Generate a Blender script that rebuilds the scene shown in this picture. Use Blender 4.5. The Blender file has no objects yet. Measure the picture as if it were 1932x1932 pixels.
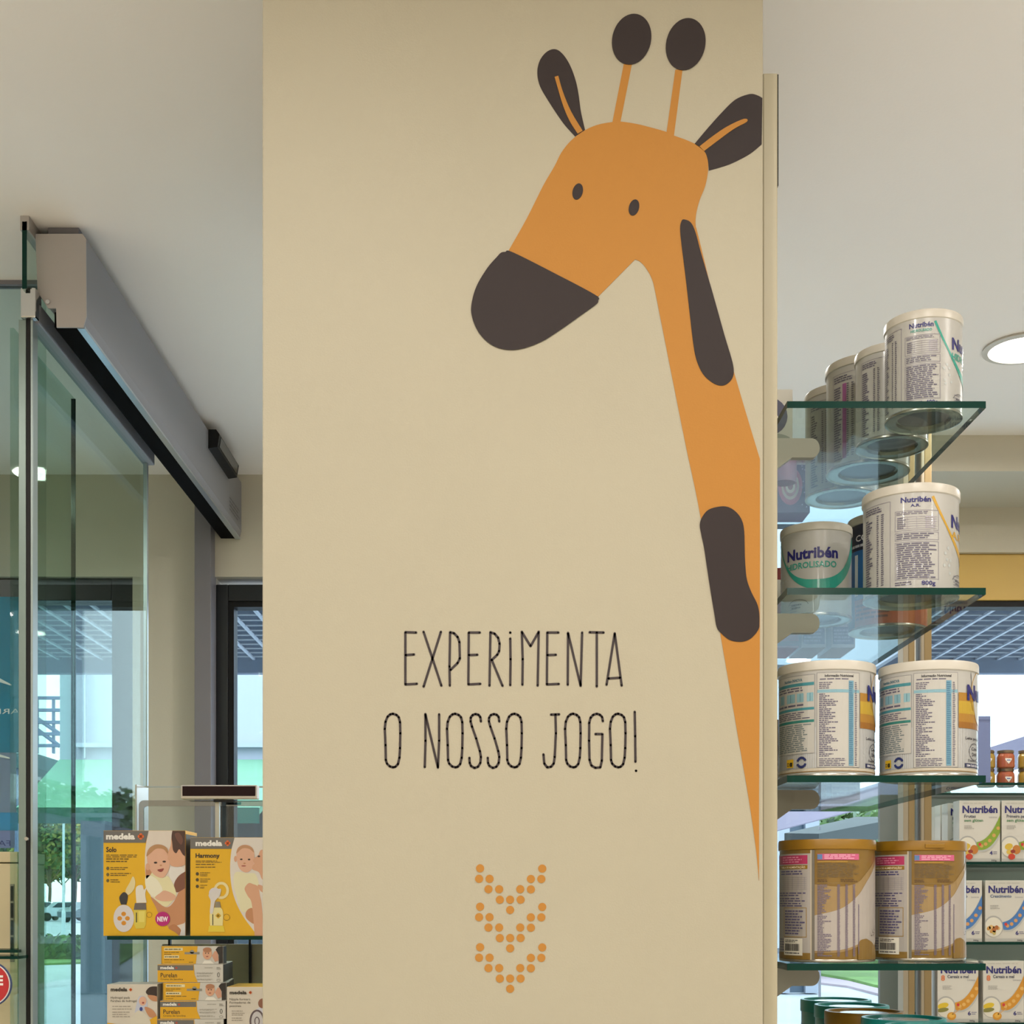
import bpy, bmesh, math, random
from mathutils import Vector, Matrix
from mathutils.geometry import tessellate_polygon
random.seed(7)
PI = math.pi
sc = bpy.context.scene
C = sc.collection

# ------------------------------------------------------------------ camera, light, exposure
F, CX, HZ, EYE = 2550.0, 957.0, 1700.0, 1.5        # focal length and vanishing point in the 1932 px frame
cam_d = bpy.data.cameras.new('camera'); cam = bpy.data.objects.new('camera', cam_d); C.objects.link(cam)
cam.location = (0, 0, EYE); cam.rotation_euler = (PI/2, 0, 0)
cam_d.sensor_fit = 'HORIZONTAL'; cam_d.sensor_width = 36.0; cam_d.lens = F/1932*36
cam_d.shift_x = (966-CX)/1932; cam_d.shift_y = (HZ-966)/1932
cam_d.clip_start = .05; cam_d.clip_end = 600
sc.camera = cam
vs = sc.view_settings
vs.view_transform = 'Standard'; vs.look = 'None'; vs.gamma = 1; vs.use_curve_mapping = False
vs.exposure = 0.09
CEIL = 2.92
w = bpy.data.worlds.new('overcast_sky'); sc.world = w; w.use_nodes = True
bg = w.node_tree.nodes['Background']
bg.inputs['Color'].default_value = (.84, .91, 1.0, 1); bg.inputs['Strength'].default_value = 5.0
LAMP_W = 9.2                                         # each ceiling downlight
LAMP_COL = (1.0, .95, .88)
cy = sc.cycles; cy.max_bounces = 6; cy.diffuse_bounces = 4; cy.glossy_bounces = 3; cy.transmission_bounces = 2; cy.transparent_max_bounces = 18; cy.use_adaptive_sampling = True; cy.adaptive_threshold = .07; cy.adaptive_min_samples = 16; cy.caustics_reflective = False; cy.caustics_refractive = False

# ------------------------------------------------------------------ helpers
def lin(c):
    if isinstance(c, str):
        c = tuple(int(c[i:i+2], 16)/255 for i in (0, 2, 4))
    return tuple((x/12.92 if x <= .04045 else ((x+.055)/1.055)**2.4) for x in c)
MATS = {}
def mat(name, col, rough=.5, metal=0, spec=.5, bump=0, scale=200, coat=0, var=0, vscale=3):
    if name in MATS: return MATS[name]
    m = bpy.data.materials.new(name); m.use_nodes = True; nt = m.node_tree
    b = nt.nodes['Principled BSDF']; c = lin(col)+(1,)
    b.inputs['Base Color'].default_value = c; b.inputs['Roughness'].default_value = rough
    b.inputs['Metallic'].default_value = metal; b.inputs['Specular IOR Level'].default_value = spec
    b.inputs['Coat Weight'].default_value = coat; b.inputs['Coat Roughness'].default_value = .08
    if bump or var:
        tc = nt.nodes.new('ShaderNodeTexCoord')
    if bump:
        n = nt.nodes.new('ShaderNodeTexNoise'); n.inputs['Scale'].default_value = scale
        n.inputs['Detail'].default_value = 3
        bp = nt.nodes.new('ShaderNodeBump'); bp.inputs['Strength'].default_value = bump
        bp.inputs['Distance'].default_value = .002
        nt.links.new(tc.outputs['Object'], n.inputs['Vector'])
        nt.links.new(n.outputs['Fac'], bp.inputs['Height']); nt.links.new(bp.outputs['Normal'], b.inputs['Normal'])
    if var:
        n = nt.nodes.new('ShaderNodeTexNoise'); n.inputs['Scale'].default_value = vscale
        n.inputs['Detail'].default_value = 4
        r = nt.nodes.new('ShaderNodeValToRGB')
        r.color_ramp.elements[0].position = .3; r.color_ramp.elements[1].position = .7
        r.color_ramp.elements[0].color = tuple(max(0, x*(1-var)) for x in c[:3])+(1,)
        r.color_ramp.elements[1].color = tuple(min(1, x*(1+var)) for x in c[:3])+(1,)
        nt.links.new(tc.outputs['Object'], n.inputs['Vector'])
        nt.links.new(n.outputs['Fac'], r.inputs['Fac']); nt.links.new(r.outputs['Color'], b.inputs['Base Color'])
    MATS[name] = m
    return m
def glass_mat(name, tint, refl=1.0, base=.04):
    """clear sheet: tinted transmission with a Schlick reflection, right from any side"""
    if name in MATS: return MATS[name]
    m = bpy.data.materials.new(name); m.use_nodes = True; nt = m.node_tree
    nt.nodes.remove(nt.nodes['Principled BSDF']); out = nt.nodes['Material Output']
    tr = nt.nodes.new('ShaderNodeBsdfTransparent'); tr.inputs[0].default_value = lin(tint)+(1,)
    gl = nt.nodes.new('ShaderNodeBsdfGlossy'); gl.inputs['Roughness'].default_value = .015
    lw = nt.nodes.new('ShaderNodeLayerWeight'); lw.inputs['Blend'].default_value = .5
    p = nt.nodes.new('ShaderNodeMath'); p.operation = 'POWER'; p.inputs[1].default_value = 5
    k = nt.nodes.new('ShaderNodeMath'); k.operation = 'MULTIPLY_ADD'
    k.inputs[1].default_value = (1-base)*refl; k.inputs[2].default_value = base*refl
    mx = nt.nodes.new('ShaderNodeMixShader')
    nt.links.new(lw.outputs['Facing'], p.inputs[0]); nt.links.new(p.outputs[0], k.inputs[0])
    nt.links.new(k.outputs[0], mx.inputs[0]); nt.links.new(tr.outputs[0], mx.inputs[1])
    nt.links.new(gl.outputs[0], mx.inputs[2]); nt.links.new(mx.outputs[0], out.inputs[0])
    MATS[name] = m
    return m
def emis(name, col, s):
    if name in MATS: return MATS[name]
    m = bpy.data.materials.new(name); m.use_nodes = True; nt = m.node_tree
    b = nt.nodes['Principled BSDF']; b.inputs['Base Color'].default_value = lin(col)+(1,)
    b.inputs['Emission Color'].default_value = lin(col)+(1,); b.inputs['Emission Strength'].default_value = s
    MATS[name] = m
    return m
def film(name, col):
    """thin translucent film: daylight shines through it"""
    m = bpy.data.materials.new(name); m.use_nodes = True; nt = m.node_tree
    nt.nodes.remove(nt.nodes['Principled BSDF'])
    d = nt.nodes.new('ShaderNodeBsdfDiffuse'); t = nt.nodes.new('ShaderNodeBsdfTranslucent'); mx = nt.nodes.new('ShaderNodeMixShader')
    d.inputs[0].default_value = t.inputs[0].default_value = lin(col)+(1,)
    mx.inputs[0].default_value = .65
    nt.links.new(d.outputs[0], mx.inputs[1]); nt.links.new(t.outputs[0], mx.inputs[2]); nt.links.new(mx.outputs[0], nt.nodes['Material Output'].inputs[0])
    return m
def print_mat():
    if 'print_ink' in MATS: return MATS['print_ink']
    m = mat('print_ink', 'ffffff', .38, coat=.25)
    a = m.node_tree.nodes.new('ShaderNodeAttribute'); a.attribute_name = 'Col'
    m.node_tree.links.new(a.outputs['Color'], m.node_tree.nodes['Principled BSDF'].inputs['Base Color'])
    return m

def WX(px, Y): return (px-CX)/F*Y
def WZ(py, Y): return EYE+(HZ-py)/F*Y
def PT(px, py, Y): return Vector((WX(px, Y), Y, WZ(py, Y)))

def tag(o, label=None, cat=None, group=None, kind=None):
    if label: o['label'] = label
    if cat: o['category'] = cat
    if group: o['group'] = group
    if kind: o['kind'] = kind
    return o
def thing(name, loc, label=None, cat=None, group=None, kind=None, rz=0):
    o = bpy.data.objects.new(name, None); C.objects.link(o); o.location = loc
    o.rotation_euler = (0, 0, rz); o.empty_display_size = .05
    return tag(o, label, cat, group, kind)
def link(name, me, parent=None):
    o = bpy.data.objects.new(name, me); C.objects.link(o)
    if parent is not None: o.parent = parent
    return o
def obj(name, bm, mats, parent=None, world=False, smooth=False):
    """link a bmesh as one mesh object; world=True: coordinates are world, shift them to the parent's origin"""
    if world and parent is not None:
        l = Vector(parent.location)
        p = parent.parent
        while p is not None: l += Vector(p.location); p = p.parent
        bmesh.ops.translate(bm, verts=bm.verts, vec=-l)
    bmesh.ops.recalc_face_normals(bm, faces=bm.faces)
    me = bpy.data.meshes.new(name); bm.to_mesh(me); bm.free()
    for m in (mats if isinstance(mats, (list, tuple)) else [mats]): me.materials.append(m)
    if smooth:
        for p in me.polygons: p.use_smooth = True
        me.set_sharp_from_angle(angle=math.radians(38))
    return link(name, me, parent)
def solo(name, bm, mats, label, cat, group=None, kind=None, smooth=False):
    """a one-mesh thing whose origin sits at its base centre"""
    xs = [v.co for v in bm.verts]
    l = Vector(((min(c.x for c in xs)+max(c.x for c in xs))/2, (min(c.y for c in xs)+max(c.y for c in xs))/2, min(c.z for c in xs)))
    bmesh.ops.translate(bm, verts=bm.verts, vec=-l)
    o = obj(name, bm, mats, None, smooth=smooth); o.location = l
    return tag(o, label, cat, group, kind)
def BM(): return bmesh.new()
def box(bm, x0, x1, y0, y1, z0, z1, mi=0, bev=0):
    vs_ = [bm.verts.new(c) for c in ((x0,y0,z0),(x1,y0,z0),(x1,y1,z0),(x0,y1,z0),(x0,y0,z1),(x1,y0,z1),(x1,y1,z1),(x0,y1,z1))]
    fs = [bm.faces.new([vs_[i] for i in f]) for f in ((3,2,1,0),(4,5,6,7),(0,1,5,4),(1,2,6,5),(2,3,7,6),(3,0,4,7))]
    for f in fs: f.material_index = mi
    if bev:
        es = list({e for f in fs for e in f.edges})
        bmesh.ops.bevel(bm, geom=es, offset=bev, segments=2, affect='EDGES', profile=.6)
    return fs
def bbox(*a, **k):
    bm = BM(); box(bm, *a, **k); return bm
def prism(bm, pts, axis, a, b, mi=0):
    """2-D outline extruded along axis: x -> pts are (y,z); y -> (x,z); z -> (x,y)"""
    def P(p, t): return {'x': (t, p[0], p[1]), 'y': (p[0], t, p[1]), 'z': (p[0], p[1], t)}[axis]
    n = len(pts)
    A = [bm.verts.new(P(p, a)) for p in pts]; B = [bm.verts.new(P(p, b)) for p in pts]
    tris = tessellate_polygon([[Vector((p[0], p[1], 0)) for p in pts]])
    for t in tris:
        for S in (A, B):
            try: bm.faces.new([S[i] for i in t]).material_index = mi
            except ValueError: pass
    for i in range(n):
        bm.faces.new((A[i], A[(i+1) % n], B[(i+1) % n], B[i])).material_index = mi
def lathe(bm, prof, seg=40, mi=0, cap=True, c=(0, 0, 0)):
    rings = []
    for r, z in prof:
        if r < 1e-6: rings.append([bm.verts.new((c[0], c[1], c[2]+z))])
        else: rings.append([bm.verts.new((c[0]+r*math.cos(2*PI*i/seg), c[1]+r*math.sin(2*PI*i/seg), c[2]+z)) for i in range(seg)])
    for A, B in zip(rings, rings[1:]):
        for i in range(seg):
            j = (i+1) % seg
            if len(A) == 1 and len(B) == 1: continue
            if len(A) == 1: f = bm.faces.new((A[0], B[i], B[j]))
            elif len(B) == 1: f = bm.faces.new((A[i], A[j], B[0]))
            else: f = bm.faces.new((A[i], A[j], B[j], B[i]))
            f.material_index = mi
def tube(bm, pts, r, seg=10, mi=0):
    prev = None
    for k, p in enumerate(pts):
        p = Vector(p); q = Vector(pts[min(k+1, len(pts)-1)]); o = Vector(pts[max(k-1, 0)])
        d = (q-o).normalized(); up = Vector((0, 0, 1)) if abs(d.z) < .9 else Vector((1, 0, 0))
        a = d.cross(up).normalized(); b = d.cross(a)
        ring = [bm.verts.new(p+a*r*math.cos(2*PI*i/seg)+b*r*math.sin(2*PI*i/seg)) for i in range(seg)]
        if prev:
            for i in range(seg): bm.faces.new((prev[i], prev[(i+1) % seg], ring[(i+1) % seg], ring[i])).material_index = mi
        else: bm.faces.new(ring[::-1]).material_index = mi
        prev = ring
    bm.faces.new(prev).material_index = mi
def spline(pts, n=5, closed=True):
    """Catmull-Rom; a point given as a 3-tuple (x,y,1) is a sharp corner"""
    N = len(pts); out = []
    def g(i): return pts[i % N] if closed else pts[max(0, min(N-1, i))]
    for i in range(N if closed else N-1):
        p0, p1, p2, p3 = g(i-1), g(i), g(i+1), g(i+2)
        m1 = (0, 0) if len(p1) > 2 else ((p2[0]-p0[0])/2, (p2[1]-p0[1])/2)
        m2 = (0, 0) if len(p2) > 2 else ((p3[0]-p1[0])/2, (p3[1]-p1[1])/2)
        if len(p1) > 2: m1 = ((p2[0]-p1[0])*.6, (p2[1]-p1[1])*.6)
        if len(p2) > 2: m2 = ((p2[0]-p1[0])*.6, (p2[1]-p1[1])*.6)
        for k in range(n):
            t = k/n; a = 2*t**3-3*t*t+1; b = t**3-2*t*t+t; c = -2*t**3+3*t*t; d = t**3-t*t
            out.append((a*p1[0]+b*m1[0]+c*p2[0]+d*m2[0], a*p1[1]+b*m1[1]+c*p2[1]+d*m2[1]))
    if not closed: out.append(tuple(pts[-1][:2]))
    return out
def ellipse(cx, cy, rx, ry, rot=0, n=32):
    c, s = math.cos(rot), math.sin(rot)
    return [(cx+rx*math.cos(2*PI*i/n)*c-ry*math.sin(2*PI*i/n)*s, cy+rx*math.cos(2*PI*i/n)*s+ry*math.sin(2*PI*i/n)*c) for i in range(n)]

# lettering as triangles, in units of cap height
_tc = {}
def glyphs(s, bold=0.0):
    k = (s, bold)
    if k in _tc: return _tc[k]
    cu = bpy.data.curves.new('lettering', 'FONT'); cu.body = s; cu.size = 1; cu.offset = bold; cu.resolution_u = 2
    o = bpy.data.objects.new('lettering', cu); C.objects.link(o)
    dg = bpy.context.evaluated_depsgraph_get()
    me = bpy.data.meshes.new_from_object(o.evaluated_get(dg))
    V = [(v.co.x, v.co.y) for v in me.vertices]; Fc = [tuple(p.vertices) for p in me.polygons]
    bpy.data.objects.remove(o); bpy.data.curves.remove(cu); bpy.data.meshes.remove(me)
    x0 = min(v[0] for v in V); x1 = max(v[0] for v in V)
    _tc[k] = ([(v[0]-x0, v[1]/.72) for v in V], Fc, x1-x0)
    return _tc[k]

class Print:
    """flat print: coloured patches in (u,v) laid on a box face or wrapped round a can"""
    LS = .0002
    def __init__(s): s.it = []
    def raw(s, V, Fc, col, ly): s.it.append((V, Fc, lin(col), ly)); return s
    def poly(s, pts, col, ly=1):
        T = tessellate_polygon([[Vector((p[0], p[1], 0)) for p in pts]])
        return s.raw(pts, [tuple(t) for t in T], col, ly)
    def rect(s, u0, v0, u1, v1, col, ly=1): return s.raw([(u0,v0),(u1,v0),(u1,v1),(u0,v1)], [(0,1,2,3)], col, ly)
    def ell(s, cu, cv, ru, rv, col, ly=1, rot=0, n=24): return s.poly(ellipse(cu, cv, ru, rv, rot, n), col, ly)
    def band(s, A, B, col, ly=1):
        n = len(A); return s.raw(list(A)+list(B), [(i, i+1, n+i+1, n+i) for i in range(n-1)], col, ly)
    def ring(s, cu, cv, ru, rv, t, col, ly=1, a0=0, a1=2*PI, n=28):
        A = [(cu+ru*math.cos(a0+(a1-a0)*i/n), cv+rv*math.sin(a0+(a1-a0)*i/n)) for i in range(n+1)]
        B = [(cu+(ru-t)*math.cos(a0+(a1-a0)*i/n), cv+(rv-t)*math.sin(a0+(a1-a0)*i/n)) for i in range(n+1)]
        return s.band(A, B, col, ly)
    def text(s, t, u, v, w, h, col, ly=2, bold=.02, mirror=False):
        V, Fc, W = glyphs(t, bold)
        f = (lambda x: u+w-x*w/W) if mirror else (lambda x: u+x*w/W)
        return s.raw([(f(a), v+b*h) for a, b in V], Fc, col, ly)
    def lines(s, u0, v0, u1, v1, n, col, ly=2, fill=.9, thick=.5, rag=True):
        """fine print too small to read"""
        V, Fc = [], []
        p = (v1-v0)/n
        for i in range(n):
            v = v1-(i+.5)*p; u = u0; end = u1 if not rag else u0+(u1-u0)*random.uniform(fill*.8, 1)
            while u < end:
                l = random.uniform(.08, .26)*(u1-u0); e = min(end, u+l)
                k = len(V); V += [(u, v-p*thick/2), (e, v-p*thick/2), (e, v+p*thick/2), (u, v+p*thick/2)]; Fc.append((k, k+1, k+2, k+3))
                u = e+.03*(u1-u0)
        return s.raw(V, Fc, col, ly)
    def frame(s, u0, v0, u1, v1, t, col, ly=1):
        for a in ((u0,v0,u1,v0+t),(u0,v1-t,u1,v1),(u0,v0,u0+t,v1),(u1-t,v0,u1,v1)): s.rect(*a, col, ly)
        return s
    def mesh(s, name, mapfn, clip=None, ustep=None):
        bm = BM(); cl = bm.loops.layers.float_color.new('Col')
        for V, Fc, col, ly in s.it:
            vv = [bm.verts.new((a[0], a[1], ly*s.LS)) for a in V]
            for f in Fc:
                try: fc = bm.faces.new([vv[i] for i in f])
                except ValueError: continue
                for l in fc.loops: l[cl] = col+(1,)
        def cut(co, no, clear=False):
            bmesh.ops.bisect_plane(bm, geom=bm.verts[:]+bm.edges[:]+bm.faces[:], plane_co=co, plane_no=no, clear_outer=clear)
        if clip:
            cut((clip[0],0,0), (-1,0,0), True); cut((clip[2],0,0), (1,0,0), True)
            cut((0,clip[1],0), (0,-1,0), True); cut((0,clip[3],0), (0,1,0), True)
        if ustep:
            us = [v.co.x for v in bm.verts]; u = math.floor(min(us)/ustep)*ustep
            while u < max(us): cut((u,0,0), (1,0,0)); u += ustep
        for v in bm.verts: v.co = mapfn(v.co.x, v.co.y, v.co.z)
        for f in bm.faces: f.normal_update()
        me = bpy.data.meshes.new(name); bm.to_mesh(me); bm.free(); me.materials.append(print_mat())
        return me

# ------------------------------------------------------------------ materials
WALL = mat('warm_cream_paint', 'aba490', .55, bump=.1, scale=400, var=.012, vscale=5)
WALL2 = mat('beige_wall_paint', 'c8c1b0', .6, bump=.15, scale=200)
CEILM = mat('ceiling_paint', 'f7f0ea', .7, bump=.1, scale=150)
FLOOR = mat('pale_floor_tile', 'eae6de', .35)
PANEL = mat('cream_melamine', 'b0a890', .45)
ORANGE = mat('orange_vinyl', 'b07a37', .55, spec=.2, bump=.08, scale=400)
DARK = mat('dark_brown_vinyl', '322a2a', .55, spec=.22, bump=.05, scale=160)
INK = mat('black_brown_ink', '2a1f22', .45)
SILVER = mat('satin_aluminium', '95959b', .55, .4)
SILVER2 = mat('bright_aluminium', 'b9c2cc', .28, .8)
STEEL = mat('brushed_steel_cap', 'b4aeac', .45, .1, bump=.08, scale=400)
CHROME = mat('polished_chrome', 'd0d2d4', .12, 1.0)
BLACK = mat('black_plastic', '0b0b0d', .5, spec=.3)
BLACKM = mat('black_frame_paint', '14171c', .35)
GREYP = mat('grey_post_paint', '77747a', .5)
SHELFG = glass_mat('clear_shelf_glass', 'eef6f3', .5)
EDGE = mat('green_glass_edge', '03332c', .15, spec=.22)
DOORG = glass_mat('green_tinted_door_glass', 'e9f3ee', .4)
WING = glass_mat('window_glass', 'e6f0f2', .6)
ACRY = glass_mat('clear_acrylic', 'f0f4f4', 1.0, .05)
ACRYE = mat('acrylic_edge', 'c4c8c8', .15)
YELLOWF = mat('yellow_window_frame', 'caa75a', .45)
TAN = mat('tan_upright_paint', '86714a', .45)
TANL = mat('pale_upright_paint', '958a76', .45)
WHITEP = mat('white_plastic', 'd9d4c8', .4)
CANW = mat('white_can_lacquer', 'b6b5b2', .3, coat=.4)
LIDW = mat('white_lid_plastic', 'cac5bb', .35)
GOLD = mat('gold_can_lacquer', '7f6128', .3, coat=.3)
GOLDL = mat('gold_lid_plastic', '8d6612', .35)
TEALL = mat('teal_lid_plastic', '0f7f7c', .3)
TIN = mat('tin_metal', 'a8a59c', .25, .9)
TIND = mat('tin_recess', '55505a', .3, .7)
NAVYM = mat('navy_can_lacquer', '1d2340', .3, coat=.3)

# ------------------------------------------------------------------ the room
YB = 4.5                                              # inner face of the shop-front wall
def struct(name, bm, m, label, cat='structure', parent=None):
    o = solo(name, bm, m, label, cat, kind='structure') if parent is None else obj(name, bm, m, parent, world=True)
    return o
struct('floor', bbox(-3.4, 3.4, -3.0, 4.7, -.1, 0), FLOOR, 'pale tiled shop floor below the picture', 'floor')
cb = bbox(-3.4, 3.4, -3.0, 4.7, CEIL, CEIL+.1)
struct('ceiling', cb, CEILM, 'plain off-white painted shop ceiling', 'ceiling')
struct('wall_left', bbox(-3.5, -3.4, -3.0, 4.7, 0, CEIL), WALL2, 'beige side wall on the door side of the shop', 'wall')
struct('wall_right', bbox(3.4, 3.5, -3.0, 4.7, 0, CEIL), WALL2, 'beige side wall behind the cereal shelves', 'wall')
struct('wall_rear', bbox(-3.4, 3.4, -3.1, -3.0, 0, CEIL), WALL2, 'beige wall behind the photographer', 'wall')
# shop-front wall with three openings
ZT = WZ(1088, YB); ZT2 = WZ(1042, YB)
xa = WX(250, YB); xb0 = WX(405, YB); xb1 = .6; xc0 = .75; xt = WX(1737, YB); ZTALL = CEIL-.03
bm = BM()
box(bm, -3.4, xc0, YB, YB+.2, ZT2, CEIL)
box(bm, xt+.02, 3.4, YB, YB+.2, ZT2, CEIL)
box(bm, xc0, xt+.02, YB, YB+.2, ZTALL, CEIL)
box(bm, xt, xt+.02, YB, YB+.2, 0, ZTALL)
box(bm, -3.4, xb1, YB, YB+.2, ZT, ZT2)
box(bm, xa, xb0, YB, YB+.2, 0, ZT)
box(bm, xb1, xc0, YB, YB+.2, 0, ZT2)
struct('wall_front', bm, WALL2, 'beige shop-front wall above and between the windows', 'wall')
# ceiling soffit on the right
bm = bbox(WX(1745, 4.12), 3.4, 4.12, YB, WZ(889, 4.12), CEIL)
struct('trim_1', bm, WALL2, 'dropped ceiling beam above the yellow-framed window', 'beam')
# pillar
YP = 1.72
px0, px1 = WX(495, YP), WX(1440, YP)
bm = bbox(px0, px1, YP, 2.9, 0, CEIL, bev=.002)
struct('wall_pillar', bm, WALL, 'cream painted pillar carrying the giraffe mural', 'pillar')

# windows
def window(n, x0, x1, z1, fw, fmat, label, sill=0.0, mull=(), dark=None, ft=None):
    r = thing('window_%d' % n, ((x0+x1)/2, YB+.1, sill), label, 'window', kind='structure')
    ft = ft or fw
    for a in ((x0, x0+fw, sill, z1), (x1-fw, x1, sill, z1), (x0+fw, x1-fw, z1-ft, z1), (x0+fw, x1-fw, sill, sill+.08)):
        obj('frame_rail', bbox(a[0], a[1], YB+.02, YB+.1, a[2], a[3], bev=.003), fmat, r, world=True)
    if dark:
        for a in (((x0+fw, x0+fw+dark, sill+.08, z1-ft), (x0+fw+dark, x1-fw, z1-ft-dark, z1-ft)) if n == 2 else ((x0+fw, x1-fw, z1-ft-dark, z1-ft),)):
            obj('inner_bead', bbox(a[0], a[1], YB+.03, YB+.09, a[2], a[3]), BLACK, r, world=True)
    for m in mull:
        obj('mullion', bbox(m-.02, m+.02, YB+.03, YB+.09, sill+.08, z1-ft), fmat, r, world=True)
    obj('pane', bbox(x0+fw, x1-fw, YB+.055, YB+.063, sill+.08, z1-ft), WING, r, world=True)
    return r
window(1, -3.38, xa, ZT, .075, BLACKM, 'black-framed shop window seen through the glass door')
window(2, xb0, xb1, WZ(1100, YB), .04, BLACKM, 'black-framed window beside the grey door post', dark=.018, ft=.055)
window(3, xt+.02, 3.38, ZT2, .012, YELLOWF, 'wide window with a yellow frame behind the cereal shelves', dark=.02, ft=.155)
window(5, xc0, xt, ZTALL, .03, WHITEP, 'tall bright window bay behind the milk cans')
bm = bbox(WX(368, YB-.05), xb0+.001, YB-.06, YB+.02, 0, WZ(935, YB-.05), bev=.003)
struct('trim_2', bm, GREYP, 'grey vertical post under the door operator end', 'post')

# ceiling downlights
def downlight(x, y, label):
    r = thing('downlight', (x, y, CEIL), label, 'ceiling light', 'recessed ceiling downlights')
    bm = BM(); lathe(bm, [(.083, -.001), (.098, -.001), (.1, -.006), (.085, -.009), (.083, -.004)], 40)
    obj('trim_ring', bm, LIDW, r, smooth=True)
    bm = BM(); lathe(bm, [(0, -.003), (.083, -.003), (.083, -.001), (0, -.001)], 40)
    obj('diffuser', bm, emis('lamp_diffuser', 'fff8ee', 10.0), r)
    ld = bpy.data.lights.new('downlight_lamp', 'AREA'); ld.shape = 'DISK'; ld.size = .15
    ld.energy = LAMP_W; ld.color = LAMP_COL; ld.spread = math.radians(170)
    lo = bpy.data.objects.new('downlight_lamp', ld); C.objects.link(lo); lo.parent = r; lo.location = (0, 0, -.012)
    return r
downlight(WX(1930, 3.465), 3.465, 'glowing round downlight in the ceiling over the cereal shelves')
for x, y in [(-2.5+1.25*i, -2.2+1.3*j) for i in range(5) for j in range(2)]+[(-2.4, .5), (-.42, .72), (.5, .62), (2.4, .5), (-1.55, 1.75), (-2.2, 3.3), (1.7, 1.2), (.05, 3.7), (.36, 3.2), (2.3, 3.3)]:  # unseen lamps, added to brighten the pillar, walls and ceiling
    downlight(x, y, 'unseen round ceiling downlight added to light the room')

# ------------------------------------------------------------------ mural on the pillar
def mural_part(name, pts, m, parent, ly=1):
    bm = BM(); prism(bm, [(WX(p[0], YP), WZ(p[1], YP)) for p in pts], 'y', YP-.0006*ly, YP-.0006*(ly-1)-.0001*(ly > 1))
    return obj(name, bm, m, parent, world=True)
g1 = lambda L: [(860+p[0]/3.22, p[1]/3.22)+tuple(p[2:]) for p in L]
g2 = lambda L: [(860+p[0]/3.22, 420+p[1]/3.22)+tuple(p[2:]) for p in L]
g3 = lambda L: [(1200+p[0]/4.83, 900+p[1]/4.83)+tuple(p[2:]) for p in L]
gr = thing('giraffe_mural', (WX(1250, YP), YP, WZ(1660, YP)), 'orange giraffe with dark muzzle, ears and spots on the cream pillar', 'mural')
body = g1([(318,1528,1),(430,1330),(530,1130),(600,1010),(640,930),(700,855),(780,795),(860,760),(950,743),(1000,740),(1100,755),(1200,780),
  (1280,803),(1325,825),(1400,852),(1470,885),(1510,920),(1530,975),(1532,1040),(1515,1130),(1480,1220),(1460,1300),(1457,1370)]) + \
  g2([(1475,90),(1600,600),(1700,945),(1775,1200),(1847,1437,1)]) + [(1433.5,1200),(1432,1500),(1432,1662,1),(1426,1600),(1413,1510),(1395,1405),(1377,1300)] + \
  g3([(770,1440),(590,380),(515,0)]) + g2([(1400,1370),(1300,870),(1215,440),(1190,340),(1150,270),(1115,235),(1088,225,1),(865,450,1),(600,330,1)])
mural_part('head_and_neck', spline(body, 4), ORANGE, gr)
mural_part('muzzle', spline(g2([(300,180),(345,182),(600,310),(845,440),(865,475),(850,500),(760,565),(640,650),(520,725),(400,768),(300,773),(210,740),(140,670),(100,580),(95,500),(125,390),(190,280),(250,210),(275,185)]), 5), DARK, gr, 2)
for e, s in (([(600,300),(645,325),(690,390),(725,480),(745,570),(760,680),(785,790,1),(725,830,1),(650,745),(560,610),(510,520),(495,440),(510,370),(550,318)],
              [(600,470,1),(622,463,1),(650,560),(700,680),(770,797,1),(740,815,1),(690,735),(650,640),(620,540)]),
             ([(1785,573),(1830,580),(1862,597,1),(1858,878,1),(1780,940),(1660,1000),(1537,1037,1),(1530,970),(1508,920),(1450,875,1),(1530,780),(1620,680),(1700,605)],
              [(1480,892,1),(1560,830),(1650,770),(1750,725),(1768,742),(1690,785),(1600,850),(1508,920,1)])):
    ear = mural_part('ear', spline(g1(e), 5), DARK, gr, 1)
    bm = BM(); prism(bm, [(WX(p[0], YP), WZ(p[1], YP)) for p in spline(g1(s), 4)], 'y', YP-.0012, YP-.0007)
    obj('ear_stripe', bm, ORANGE, ear, world=True)
for h in ([(1020,390),(1070,390),(1000,742),(951,744)], [(1333,425),(1377,425),(1325,826),(1280,805)]): mural_part('horn', g1(h), ORANGE, gr, .75)
for c in ((1068,241,118,156), (1396,271,119,160)): mural_part('horn_knob', g1(ellipse(c[0], c[1], c[2], c[3], .22, 40)), DARK, gr, 2)
for c in ((740,1166), (1082,1263)): mural_part('eye', g1(ellipse(c[0], c[1], 31, 50, .25, 28)), DARK, gr, 2)
mural_part('neck_spot', spline(g2([(1383,-17),(1425,0),(1455,60),(1490,190),(1560,430),(1630,680),(1675,830),(1688,900),(1680,945),(1650,980),(1610,992),(1560,975),(1500,920),(1460,830),(1440,720),(1420,550),(1395,330),(1370,130),(1362,40),(1368,0)]), 4), DARK, gr, 2)
mural_part('neck_spot', spline(g3([(770,270),(850,280),(920,330),(965,400),(985,500),(990,700),(997,830),(1010,940),(1050,1050),(1100,1150),(1120,1230),(1123,1330),(1115,1390),(1060,1460),(1000,1495),(930,1503),(850,1485),(780,1430),(735,1370),(710,1230),(660,920),(620,650),(595,530),(580,440),(600,370),(660,300)]), 4), DARK, gr, 2)

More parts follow.
